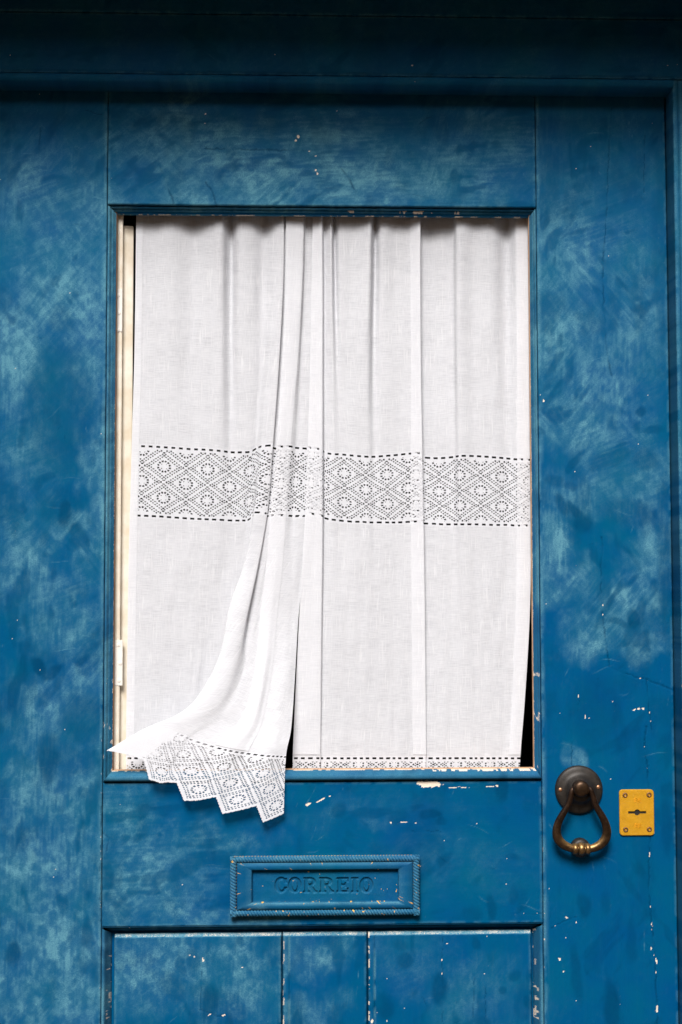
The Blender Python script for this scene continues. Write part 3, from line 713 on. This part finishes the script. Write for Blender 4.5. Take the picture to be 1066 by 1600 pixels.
masks = []; tot = np.zeros_like(FXX)
for c, px, w_ in LT:
    a = U(px, 1394.5, -.002); b = U(px+w_, 1370.5, -.002)
    gx = (FXX-a[0])/(b[0]-a[0])*wid[c]; gz = (FZZ-a[2])/(b[2]-a[2])
    mk = glyph(c, gx, gz) & (gx > -.05) & (gx < 1.05); masks.append(mk); tot = np.maximum(tot, mk)
def blur(m, k):
    for _ in range(k):
        p = np.pad(m, 1, mode='edge'); m = (p[:-2, 1:-1]+p[2:, 1:-1]+p[1:-1, :-2]+p[1:-1, 2:]+2*m)/6
    return m
bl = blur(tot.astype(float), 2)
hgt = -bl*.0030+(fbm(FXX*120, FZZ*120, 321, 3)-.5)*.0006
n = fbm(FXX*80, FZZ*80, 323, 3)
rim = blur(np.abs(np.gradient(tot.astype(float))[0]), 1)
cp = brass_wear(FXX, FZZ, .83, 325)
ch = .10*n+.30*np.clip(bl*(1-bl)*4, 0, 1)*n
dk = .10*bl
A = np.stack([ch, dk, cp], -1).reshape(-1, 3)
V = np.stack([FXX, -.0052-hgt, FZZ], -1).reshape(-1, 3)
cell = lambda m: (m[:-1, :-1].astype(int)+m[1:, :-1]+m[:-1, 1:]+m[1:, 1:]) > 0
allc = np.zeros((nz-1, nx-1), bool)
for (c, px, w_), mk in zip(LT, masks):
    cm = cell(mk) & ~allc; allc |= cm
    o = link('letter', np_mesh('letter', V, grid_faces(nz, nx, cm), attr=A), PB, plate, smooth=True); o['label'] = 'sunk capital letter ' + c
link('flap', np_mesh('flap', V, grid_faces(nz, nx, ~allc), attr=A), PB, plate, smooth=True)

# ------------------------------------------------------------------ knocker
kc = U(905, 1234, -.004)
bm = bmesh.new()
lathe(bm, [(.0372, .0025), (.0372, -.0030), (.0362, -.0052), (.0335, -.0066), (.0295, -.0074), (.0255, -.0084), (.0225, -.0105), (.0195, -.0145), (.0172, -.0190), (.0150, -.0215)], (kc[0], 0, kc[2]), n=64)
kn = bm_obj('door_knocker', bm, BRONZE, door, smooth=True)
kn['label'] = 'dark bronze door knocker with pear-shaped ring'
bc = U(908, 1232, -.03)
bm = bmesh.new()
lathe(bm, [(.0118, -.016), (.0126, -.024), (.0130, -.030), (.0126, -.0345), (.0108, -.0372), (.0075, -.0388), (.003, -.0393)], (bc[0], 0, bc[2]), n=40)
def wear_attr(me, f):
    n = len(me.vertices); co = np.zeros(n*3, np.float32); me.vertices.foreach_get('co', co); co = co.reshape(-1, 3)
    a = me.attributes.new('wear', 'FLOAT_COLOR', 'POINT'); v = np.clip(f(co), 0, 1)
    a.data.foreach_set('color', np.stack([v, v*0, v*0, v*0+1], -1).astype(np.float32).ravel())
o = bm_obj('boss', bm, RINGM, kn, smooth=True); wear_attr(o.data, lambda c: .03*np.ones(len(c)))
for px, py in ((876, 1234), (935, 1230)):
    p = U(px, py, -.008); bm = bmesh.new()
    lathe(bm, [(.0036, .003), (.0034, -.0008), (.0026, -.0020), (.0012, -.0026)], (p[0], -.0062, p[2]), n=20); bm_obj('rivet', bm, COPPER, kn, smooth=True)
p = U(908, 1325.5, -.01)
bm = bmesh.new(); lathe(bm, [(.0150, .002), (.0150, -.006), (.0135, -.0105), (.010, -.0125)], (p[0], 0, p[2]), n=36); bm_obj('strike_plate', bm, BRONZE, kn, smooth=True)
ringp = [(900,1230,-25,4.0),(894.5,1235,-26.5,4.4),(891.5,1245,-26.5,4.5),(888.5,1256,-26,4.8),(884,1265,-25.5,5.1),(878.5,1274,-25,5.5),(873,1285,-24,6.0),(870,1297,-23,6.6),(871.5,1309,-22,7.2),(878.5,1318.5,-21,7.2),(890,1324.5,-20.5,6.4),(901,1327,-20,6.0),(909,1327.6,-20,6.0),
 (918,1327,-20,6.0),(929,1324.5,-20.5,6.4),(940,1318.5,-21,7.2),(946.8,1309,-22,7.2),(948.3,1297,-23,6.6),(945.3,1285,-24,6.0),(940,1274,-25,5.5),(934.5,1265,-25.5,5.1),(930,1256,-26,4.8),(927,1245,-26.5,4.5),(923.5,1235,-26.5,4.4),(918,1230,-25,4.0)]
def tube(pts, n=20, sub=6, fl=.85):
    P = np.array([np.append(U(a, b, y*.001), r*.001) for a, b, y, r in pts])
    t = np.arange(len(P)); tq = np.linspace(0, len(P)-1, (len(P)-1)*sub+1)
    Q = np.stack([herm(t, P[:, k], tq) for k in range(4)], -1)
    T = np.gradient(Q[:, :3], axis=0); T /= np.linalg.norm(T, axis=1)[:, None]
    B = np.array([0, -1., 0]); Nn = np.cross(T, B); Nn /= np.linalg.norm(Nn, axis=1)[:, None]; Bn = np.cross(Nn, T)
    th = np.linspace(0, 2*math.pi, n+1)
    V = Q[:, None, :3]+Q[:, None, 3:4]*(np.cos(th)[None, :, None]*Nn[:, None]+fl*np.sin(th)[None, :, None]*Bn[:, None])
    return V, th, Q
def herm(t, v, tq):
    """cubic Hermite interpolation of v (k,...) at knots t"""
    t = np.asarray(t, float); v = np.asarray(v, float); m = np.zeros_like(v); h = np.diff(t); s = np.diff(v, axis=0)/h.reshape((-1,)+(1,)*(v.ndim-1))
    hh = h.reshape((-1,)+(1,)*(v.ndim-1))
    m[0] = s[0]; m[-1] = s[-1]; m[1:-1] = (s[:-1]*hh[1:]+s[1:]*hh[:-1])/(hh[1:]+hh[:-1])
    i = np.clip(np.searchsorted(t, tq, side='right')-1, 0, len(t)-2)
    x = ((tq-t[i])/h[i]).reshape((-1,)+(1,)*(v.ndim-1)); H = h[i].reshape((-1,)+(1,)*(v.ndim-1))
    return ((2*x**3-3*x**2+1)*v[i]+(x**3-2*x**2+x)*H*m[i]+(-2*x**3+3*x**2)*v[i+1]+(x**3-x**2)*H*m[i+1])
V, th, Q = tube(ringp)
kx, kz = float(p[0]), float(U(908, 1290, -.02)[2])
# inner lower arc: hand-polished brass, brightened on upward faces as a painted highlight
inner = np.clip(-np.cos(th)[None]*1.0, 0, 1)
low = sstep(kz+.012, kz-.020, Q[:, 2])[:, None]
hn = np.cross(np.gradient(Q[:, :3], axis=0), np.array([0, -1., 0]))
wv = (np.clip(((V-Q[:, None, :3])*np.array([0, 0, 1.])[None, None]).sum(-1)/Q[:, None, 3], 0, 1))*low
F = grid_faces(V.shape[0], V.shape[1])
o = link('ring', np_mesh('ring', V.reshape(-1, 3), F, attr=np.stack([np.clip(wv*.85+.06*low, 0, 1), wv*0, wv*0], -1).reshape(-1, 3)), RINGM, kn, smooth=True)
p = U(908.5, 1326.5, -.02)
for dx, prof in ((0, [(.0060, -.0050), (.0088, -.0042), (.0098, -.0015), (.0098, .0015), (.0088, .0042), (.0060, .0050)]),
                 (-.0095, [(.0060, -.0042), (.0082, -.0034), (.0088, 0), (.0082, .0034), (.0060, .0036)]), (.0095, [(.0060, -.0036), (.0082, -.0034), (.0088, 0), (.0082, .0034), (.0060, .0042)])):
    bm = bmesh.new(); lathe(bm, [(r, t) for r, t in prof], (p[0]+dx, p[1], p[2]), axis='x', n=28)
    o = bm_obj('knuckle', bm, RINGM, kn, smooth=True); wear_attr(o.data, lambda c: .45*sstep(p[2]-.002, p[2]+.008, c[:, 2])+.2*(c[:, 1] < p[1]))

# ------------------------------------------------------------------ brass lock plate
a = U(968, 1234, -.004); b = U(1023, 1305.5, -.004)
X0, X1, Z0, Z1 = float(a[0]), float(b[0]), float(b[2]), float(a[2])
cx, cz = float(U(996, 1269, -.004)[0]), float(U(996, 1269.5, -.004)[2])
def rrect(x0, x1, z0, z1, r, n=6):
    pts = []
    for (px, pz, a0) in ((x1-r, z1-r, 0), (x0+r, z1-r, 90), (x0+r, z0+r, 180), (x1-r, z0+r, 270)):
        for k in range(n+1):
            t = math.radians(a0+90*k/n); pts.append((px+r*math.cos(t), pz+r*math.sin(t)))
    return pts
def keyhole(cx, cz, R=.0047, L=.0142, h=.0019, n=10):
    pts = []; a0 = math.asin(h/R)
    for k in range(n+1):
        t = a0+(math.pi-2*a0)*k/n; pts.append((cx+R*math.cos(t), cz+R*math.sin(t)))
    pts += [(cx-L, cz+h), (cx-L, cz-h)]
    for k in range(n+1):
        t = math.pi+a0+(math.pi-2*a0)*k/n; pts.append((cx+R*math.cos(t), cz+R*math.sin(t)))
    pts += [(cx+L, cz-h), (cx+L, cz+h)]
    return pts
bm = bmesh.new(); YP = -.0034
def loop(pts, y):
    vs = [bm.verts.new((x, y, z)) for x, z in pts]; es = [bm.edges.new((vs[k], vs[(k+1) % len(vs)])) for k in range(len(vs))]; return vs, es
oi, eo = loop(rrect(X0+.0008, X1-.0008, Z0+.0008, Z1-.0008, .0046), YP); ki, ek = loop(keyhole(cx, cz), YP)
bmesh.ops.triangle_fill(bm, edges=eo+ek, use_beauty=True)
om, _ = loop(rrect(X0, X1, Z0, Z1, .0054), YP+.0008); ob, _ = loop(rrect(X0, X1, Z0, Z1, .0054), .002); kb, _ = loop(keyhole(cx, cz), -.0008)
for A_, B_ in ((oi, om), (om, ob), (ki, kb)):
    for k in range(len(A_)):
        bm.faces.new((A_[k], A_[(k+1) % len(A_)], B_[(k+1) % len(A_)], B_[k]))
lk = bm_obj('lock_plate', bm, BRASS, door); lk['label'] = 'yellow brass lock plate with cross-shaped keyhole'
bm = bmesh.new(); add_box(bm, (cx-.017, -.0014, cz-.007), (cx+.017, .004, cz+.007)); bm_obj('keyway', bm, BLACK, lk)  # near-black core, painted in for the darkness inside the keyhole
for px, py, an in ((977, 1242.5, 20), (1014.5, 1242, 70), (978, 1296.5, 35), (1015, 1296, 110)):
    s = U(px, py, -.004); bm = bmesh.new()
    lathe(bm, [(.0042, .002), (.0042, -.0004), (.0036, -.0011), (.0022, -.0014), (.0017, -.0003), (.0004, .0000)], (s[0], YP+.0002, s[2]), n=24)
    bm_obj('screw', bm, simple('old_screw', (0.10, 0.045, 0.015), (0.30, 0.15, 0.05), 300, .5, metal=.5) if 'old_screw' not in bpy.data.materials else bpy.data.materials['old_screw'], lk, smooth=True)
for py in (1251, 1290.5):
    s = U(997, py, YP); bm = bmesh.new()
    for k in range(3):
        for m_ in (-1, 1):
            for q in range(2):
                xa = s[0]+(m_*q-.0)*.0026 - (.0026 if m_ < 0 else 0); 
        zz = s[2]+(k-1)*.0024
        pts = [(-.0055, 0), (-.0025, .0016), (0, -.0012), (.0028, .0016), (.0052, -.0004)]
        for (xa, za), (xb, zb2) in zip(pts[:-1], pts[1:]):
            vs = []
            for yy, hw in ((YP+.0003, .00075), (YP-.0006, .0003)):
                vs.append([bm.verts.new((s[0]+xa, yy, zz+za-hw)), bm.verts.new((s[0]+xb, yy, zz+zb2-hw)), bm.verts.new((s[0]+xb, yy, zz+zb2+hw)), bm.verts.new((s[0]+xa, yy, zz+za+hw))])
            bm.faces.new(vs[1])
            for k2 in range(4): bm.faces.new((vs[0][k2], vs[0][(k2+1) % 4], vs[1][(k2+1) % 4], vs[1][k2]))
    bm_obj('embossed_mark', bm, BRASS, lk)

# ------------------------------------------------------------------ cream inner window, swung open behind the curtain
iw = empty('inner_window', (UX(186, 800, .05), .05, 1.12), 'cream painted inner window sash swung open at the hinge side of the door opening', 'window')
xa, xb = UX(179.5, 700, .045), UX(191.5, 700, .045); xl0 = xa-.012
bm = bmesh.new(); add_box(bm, (xl0, .0270, IZ0-.03), (xb, .041, UZ(185, 338, .045)), .0012); bm_obj('side_frame', bm, CREAM, iw)
bm = bmesh.new(); add_box(bm, (xa-.0008, .0265, IZ0-.02), (xa+.0008, .0285, IZ1+.02)); bm_obj('bare_edge', bm, DWOOD, iw)
# open sash: seen on its edge
s0, s1 = UX(191.8, 600, .042), UX(208.5, 450, .042); zt_ = UZ(200, 353, .042); zb0 = IZ0-.02
pv = Vector((s1, .042, 0)); Mr = Matrix.Translation(pv) @ Matrix.Rotation(math.radians(14), 4, 'Z') @ Matrix.Translation(-pv)
def sash_part(name, a, b, m, par, bev=.002):
    bm = bmesh.new(); add_box(bm, a, b, bev); bmesh.ops.transform(bm, matrix=Mr, verts=bm.verts); return bm_obj(name, bm, m, par)
sash = sash_part('sash', (s0, .042, zb0), (s1, .105, zt_), CREAM, iw, .0012)
sash_part('rail', (s0+.001, .104, zt_-.05), (s1-.001, .30, zt_-.001), CREAM, sash); sash_part('rail', (s0+.001, .104, zb0+.001), (s1-.001, .30, zb0+.05), CREAM, sash)
sash_part('stile', (s0+.0005, .299, zb0), (s1-.0005, .345, zt_), CREAM, sash)
sash_part('pane', (s0+.007, .103, zb0+.045), (s0+.010, .301, zt_-.045), GLASSM, sash, 0)
for (y0, y1, x0_, x1_, scr) in ((454, 520, 180, 192.5, ((185.5, 463), (187, 490), (185, 517))), (1000, 1071, 176.5, 193, ((186, 1007.5), (189, 1036), (187, 1063)))):
    a = U(x0_, y1, .036); b = U(x1_, y0, .036)
    bm = bmesh.new(); add_box(bm, (a[0], .0262, a[2]), (b[0], .0292, b[2]), .0006)
    hg = bm_obj('hinge', bm, CREAMH, iw)
    for sx, sy in scr:
        s = U(sx, sy, .033); bm = bmesh.new()
        lathe(bm, [(.0032, .001), (.0032, -.0002), (.0027, -.0007), (.0016, -.0008)], (s[0], .0262, s[2]), n=16)
        n_old = len(bm.faces)
        lathe(bm, [(.0013, .0006), (.0013, -.0010), (.0006, -.0011)], (s[0], .0262, s[2]), n=8)
        bm.faces.ensure_lookup_table()
        for f in bm.faces[n_old:]: f.material_index = 1
        sc = bm_obj('screw', bm, CREAMH, hg); sc.data.materials.append(DWOOD)
# ------------------------------------------------------------------ curtains
def near(d):
    # cloth hanging behind the leaf sits closer to it than drawn; folds blown out in front keep their depth
    return np.where(d > 40, 30.2+(d-48)*.52, np.where(d > 0, d*.72, d))
def net(cols, rows_nominal):
    """cols: list of (xs, pys, depths_mm) per column -> control points (nr,nc,3)"""
    return np.stack([U(np.array(x, float), np.array(p, float), near(np.array(d, float))*.001) for x, p, d in cols], 1)
class Sheet:
    def __init__(s, cols, vnom, band_row):
        s.Q = net(cols, vnom); s.v = np.array(vnom, float); nr, nc = s.Q.shape[:2]
        d = np.linalg.norm(np.diff(s.Q[band_row], axis=0), axis=1)*1000; s.t = np.concatenate([[0], np.cumsum(np.maximum(d, 4))])
        db = np.linalg.norm(np.diff(s.Q[-1], axis=0), axis=1)*1000; s.tb = np.concatenate([[0], np.cumsum(np.maximum(db, 4))])
        s.vb = s.v[band_row+1]; s.ve = s.v[-1]
    def at(s, tq, vq, wr=1.0):
        R = herm(s.v, s.Q, vq)                               # (nv,nc,3)
        R = herm(s.t, np.swapaxes(R, 0, 1), tq)              # (nt,nv,3)
        R = np.swapaxes(R, 0, 1)
        T, Vv = np.meshgrid(tq, vq)
        R = R.copy()
        R[..., 1] += ((fbm(T*.030, Vv*.006, 401, 3)-.5)*.0045+(fbm(T*.09, Vv*.015, 403, 3)-.5)*.0013)*wr
        return R
    def uv(s, tq, vq):
        tb = np.interp(tq, s.t, s.tb); k = np.clip((vq-s.vb)/(s.ve-s.vb), 0, 1)[:, None]
        u = tq[None]*(1-k)+tb[None]*k
        return np.stack([u, vq[:, None]+0*u], -1)
    def t_of_u(s, u, bottom):
        return np.interp(u, s.tb if bottom else s.t, s.t)
def dashes(u, v, v0):
    w_ = _hash(np.floor(u/10.2), np.floor(u*0), 7)
    return (np.abs((u/10.2) % 1-.5) < .27) & (np.abs(v-v0) < 1.5)
def lattice(u, v, v0):
    """open-work diamonds: True where there is a hole. v0 = v of a row of diamond centres"""
    p = u/55.5; q = (v-v0)/45.0
    a = p+q; b = p-q; ia = np.round(a); ib = np.round(b); al = a-ia; bl_ = b-ib
    hole = np.zeros(u.shape, bool)
    for X_, Y_ in ((al, bl_), (bl_, al)):
        for rad in (.425, .335):
            row = np.abs(np.abs(X_)-rad) < .024
            dot = np.abs(((Y_*10.0) % 1)-.5) < .27
            hole |= row & dot & (np.abs(Y_) < rad+.05)
    # ring of small holes inside each diamond
    uu = (al+bl_)/2*55.5; vv = (al-bl_)/2*45.0
    r = np.hypot(uu, vv*1.02); th = np.arctan2(vv, uu)
    hole |= (np.abs(r-7.6) < 1.3) & (np.abs(((th/(2*math.pi)*12) % 1)-.5) < .29)
    hole |= (np.abs(r-4.3) < .5) & (np.abs(((th/(2*math.pi)*4) % 1)-.5) < .10)
    return hole
def build_curtain(root, sh, vtop, va, vb, vd, ve, hems, phase_band, phase_edge, scale_edge=1.0, plain=(-9, -8)):
    T1 = sh.t[-1]
    def piece(name, v0, v1, mat, du, dv, bottom=False, holes=None):
        tt = sh.tb[-1] if bottom else T1
        u = np.linspace(0, tt, int(tt/du)+1); tq = sh.t_of_u(u, bottom); vq = np.linspace(v0, v1, int((v1-v0)/dv)+1)
        P = sh.at(tq, vq); uv = sh.uv(tq, vq); mask = None
        if holes is not None:
            c = .25*(uv[:-1, :-1]+uv[1:, :-1]+uv[:-1, 1:]+uv[1:, 1:]); mask = ~holes(c[..., 0], c[..., 1])
        F = grid_faces(len(vq), len(tq), mask)
        return link(name, np_mesh(name, P.reshape(-1, 3), F, uv=uv.reshape(-1, 2)), mat, root, smooth=True)
    piece('cloth', vtop, va-4, CLOTH, 1.8, 3.0)
    kb = 100.0/(vb-va)
    piece('lace_band', va-4, vb+4, LACE, .75, .75, False,
          lambda u, v: dashes(u*.85, v, va) | dashes(u*.85+4, v, vb) | (lattice(u*.80+phase_band, (v-va)*kb, 27.5) & (v > va+4.5) & (v < vb-4.5)))
    piece('cloth', vb+4, vd-4, CLOTH, 1.8, 2.5)
    def edge_holes(u, v):
        uu = u*scale_edge+phase_edge; x = v-vd
        tri = np.abs(((uu/55.5) % 1)-.5)*2          # 0 at a tooth tip, 1 at a notch
        lim = ve-vd - 22.5*tri
        pic = .9*np.abs(np.sin(uu*math.pi/4.2))
        outside = x > lim+.6+pic
        op = (u < plain[0]) | (u > plain[1]+12*(vnoise(u*.1, v*.06, 5)-.5))
        return outside | (op & dashes(u, v, vd)) | (op & (lattice(uu+27.75, x, (ve-vd)-25.0) & (x > 5) & (x < lim-4.5)))
    piece('lace_edging', vd-4, ve+1.6, LACE, .75, .75, True, edge_holes)
    for t0, t1 in hems:
        V = []; F = []; W = []; n0 = 0
        solid = t0 == 0 and plain[0] > 0
        for v0, v1, dv, du in ((vtop, va-4, 3, 1.8), (va-4, vb+4, .8, .8), (vb+4, vd-6, 3, 1.8)):
            tq = np.linspace(t0, t1, int((t1-t0)/du)+2); vq = np.linspace(v0, v1, int((v1-v0)/dv)+1)
            P = sh.at(tq, vq); P[..., 1] -= .0010; uv = sh.uv(tq, vq); mask = None
            if du < 1 and not solid:
                c = .25*(uv[:-1, :-1]+uv[1:, :-1]+uv[:-1, 1:]+uv[1:, 1:]); u_, v_ = c[..., 0], c[..., 1]
                mask = ~(dashes(u_*.85+3, v_, va) | dashes(u_*.85+7, v_, vb) | (lattice(u_*.80+phase_band+19, (v_-va)*kb, 32) & (v_ > va+4.5) & (v_ < vb-4.5)))
            V.append(P.reshape(-1, 3)); F.append(grid_faces(len(vq), len(tq), mask).reshape(-1, 4)+n0); W.append((uv+37.3).reshape(-1, 2)); n0 += P.shape[0]*P.shape[1]
        link('side_hem', np_mesh('side_hem', np.concatenate(V), np.concatenate(F), uv=np.concatenate(W)), HEM, root, smooth=True)

LV = [300, 430, 560, 697, 805, 890, 960, 1030, 1090, 1185, 1285]
r = LV
def sag(base, a, b):
    q = list(base); q[3] += a; q[4] += b; return q
Lcols = [
 ([213.5,212,210,206,203,201,200,199,198,197,197], r, [60]*11),
 ([240,239,238,236,234,233,232,231,230,229,229], sag(r,1,1), [62,61,60,60,59,58,58,58,58,58,60]),
 ([272,272,272,270,268,266,264,262,260,259,259], sag(r,3,3), [58,57,58,58,58,58,58,58,58,58,60]),
 ([300,300,298,297,296,294,292,290,288,286,286], sag(r,5,5), [76,72,66,62,60,60,60,60,60,60,62]),
 ([328,327,325,322,320,316,312,308,304,300,300], sag(r,6,6), [60,58,58,58,58,58,58,58,58,60,62]),
 ([349,348,347,346,344,338,332,322,312,308,308], sag(r,8,7), [53,52,54,56,57,58,60,60,60,62,62]),
 ([361,361,361,362,362,354,346,336,322,316,316], sag(r,10,8), [86,84,76,68,62,62,62,62,62,62,62]),
 ([374,374,375,378,378,370,360,350,334,326,322], sag(r,10,8), [54,54,56,58,60,62,62,62,62,62,60]),
 ([396,396,396,392,388,380,370,358,344,334,328], [300,430,560,706,812,890,960,1030,1090,1165,1225], [58,57,58,60,62,64,64,64,64,62,56]),
 ([414,412,409,401,395,388,378,364,348,336,326], [300,430,560,701,806,888,958,1028,1088,1150,1190], [78,72,66,62,60,60,60,58,54,46,36]),
 ([430,428,420,408,397,381,358,341,307,236,186], [300,430,560,698,801,882,950,1030,1093,1143,1174], [56,53,50,48,44,38,28,16,4,-8,-15]),
 ([444,443.5,437,427,418,403.5,388,370,343,264,214], [300,430,560,697,803,885,957,1035,1096,1141,1199], [52,50,46,44,40,33,24,11,-3,-17,-24]),
 ([442,441,434,424,415.5,401.5,387,378,353,286,240], [300,430,560,699,805,887,960,1038,1101,1150,1223], [60,60,58,56,52,45,36,21,2,-15,-24]),
 ([451,450,446,437,428,413,400,388,366,307,264], [300,430,560,702,808,890,963,1042,1107,1159,1239], [62,62,60,57,53,46,38,23,3,-13,-23]),
 ([446.5,446.3,441,432,423,415,406,398,381,333,292], [300,430,560,699,806,892,966,1046,1113,1167,1252], [54,54,54,53,51,46,38,22,3,-13,-22]),
 ([460,459,453,443,435,428,420,412,398,362,326], [300,430,560,698,805,893,968,1049,1118,1174,1264], [51,51,50,50,49,43,34,17,-1,-16,-24]),
 ([475,473,466,455,448,441,433,425,412,388,358], [300,430,560,698,805,894,970,1052,1122,1178,1273], [54,54,54,53,52,47,38,24,5,-12,-22]),
 ([478,476,470,462,456,452,445,440,432,414,388], [300,430,560,700,806,895,970,1055,1128,1181,1280], [66,65,64,63,60,50,38,20,0,-15,-23]),
 ([490,488,482,475,468,463,457,452,446,433,416], [300,430,560,701,806,895,971,1057,1130,1182,1284], [68,68,66,64,60,50,40,22,4,-12,-20]),
 ([500,498,492,486,480,473,466,461,456,447,443], [300,430,560,702,806,895,972,1058,1130,1183,1286], [70,70,68,66,62,55,46,28,8,-8,-14]),
]
lc = empty('curtain', (UX(330, 1200, .06), .06, UZ(330, 1200, .06)), 'white lace-banded linen curtain blown out over the sill, its pointed lace hem hanging outside', 'curtain', 'linen curtains in the door opening')
shL = Sheet(Lcols, LV, 3)
build_curtain(lc, shL, 302, 697, 805, 1185, 1285, [(0, 12), (shL.t[14]+.5, shL.t[16]-.5)], 14, 27.75-.88*(shL.tb[-1]-31), .88, (shL.tb[9], shL.tb[10]+22))

RV = [300, 430, 560, 705, 815, 950, 1100, 1185, 1287]
r = RV
def rs(a, b): return [300, 430, 560, 705+a, 815+b, 950, 1100, 1185, 1287]
Rcols = [
 ([490,487,485,481,477,468.5,461,457.5,456], rs(-6,-14), [56,55,54,53,50,52,54,56,58]),
 ([497,496,495,493,490,486,481,478,477], rs(-4,-12), [53,52,51,51,49,51,53,55,58]),
 ([503.5,504,504,504,504,502.5,501,500,500], rs(-2,-9), [51,50,50,50,49,51,53,55,58]),
 ([506,507,507,507,507,505,503,502,502], rs(2,-6), [70,69,67,66,64,63,63,62,62]),
 ([513,512,513,514,514,512,511,510,510], rs(4,-4), [62,62,62,62,61,61,61,61,62]),
 ([518,518.5,520,522,522,521,520,519,519], rs(5,-3), [54,54,56,58,58,59,60,60,62]),
 ([522,523.5,526,530,530,530,530,530,530], rs(5,-2), [82,78,66,60,59,59,60,60,62]),
 ([530,531,533,540,541,541,541,541,541], rs(6,-1), [60,58,60,60,59,59,60,60,62]),
 ([552,549,544,550,552,552,552,552,552], rs(7,0), [60,60,58,55,56,57,59,60,62]),
 ([572,564,557,562,564,564,564,564,564], rs(8,0), [54,54,53,55,57,58,59,60,62]),
 ([581,579,576,576,577,577,577,577,577], rs(9,1), [50,49,50,54,56,58,60,60,62]),
 ([586,585,583,584,585,587,588,588,588], rs(9,1), [84,80,70,61,59,59,60,60,62]),
 ([594,594,594,597,600,602,604,605,605], rs(8,1), [58,58,58,59,59,59,60,60,62]),
 ([620,620,621,622,622,623,624,624,624], rs(6,1), [62,61,61,61,60,60,60,60,62]),
 ([641,641,642,642,642,643,644,645,645], rs(4,0), [58,57,57,57,57,58,59,60,62]),
 ([657,657,657.5,660,662,664,665.5,666,666], rs(4,0), [48,48,48,48,49,51,54,56,60]),
 ([650,650,651,653,655,658,660,661,661], rs(8,2), [66,66,66,66,65,64,64,63,63]),
 ([670,670,672,674,676,678,680,681,681], rs(11,3), [80,80,78,75,72,70,68,66,64]),
 ([690,690,691,692,693,695,696,697,697], rs(11,4), [74,74,72,70,68,66,65,64,63]),
 ([709,709,710,711,712,714,715,716,716], rs(9,4), [68,67,66,65,64,63,62,62,62]),
 ([713,713,714,716,718,722,725,726,726], rs(8,4), [52,52,53,54,55,57,59,60,62]),
 ([740,740,741,742,743,744,745,746,746], rs(8,4), [58,57,57,57,57,58,59,60,62]),
 ([772,772,773,774,774,774,772,770,770], rs(10,5), [58,57,57,57,58,59,60,60,62]),
 ([794,794,795,796,796,795,790,786,785], rs(12,5), [84,78,70,65,62,61,61,61,62]),
 ([806,807,808,808,808,806,800,795,793], rs(13,6), [56,56,56,56,57,58,60,60,62]),
 ([816,817,818,819,819,817,810,804,802], rs(13,6), [53,53,54,54,55,57,59,60,62]),
 ([826,827,828,829.5,830,828,819.5,813,811], rs(14,6), [54,54,55,55,56,58,60,60,62]),
]
rc = empty('curtain', (UX(650, 1200, .06), .06, UZ(650, 1200, .06)), 'white lace-banded linen curtain hanging straight behind the sill on the lock side', 'curtain', 'linen curtains in the door opening')
shR = Sheet(Rcols, RV, 3)
build_curtain(rc, shR, 302, 705, 815, 1185, 1287, [(0, shR.t[2]-.3), (shR.t[14]+.5, shR.t[15]-.5), (shR.t[24], shR.t[26])], 3, 8)
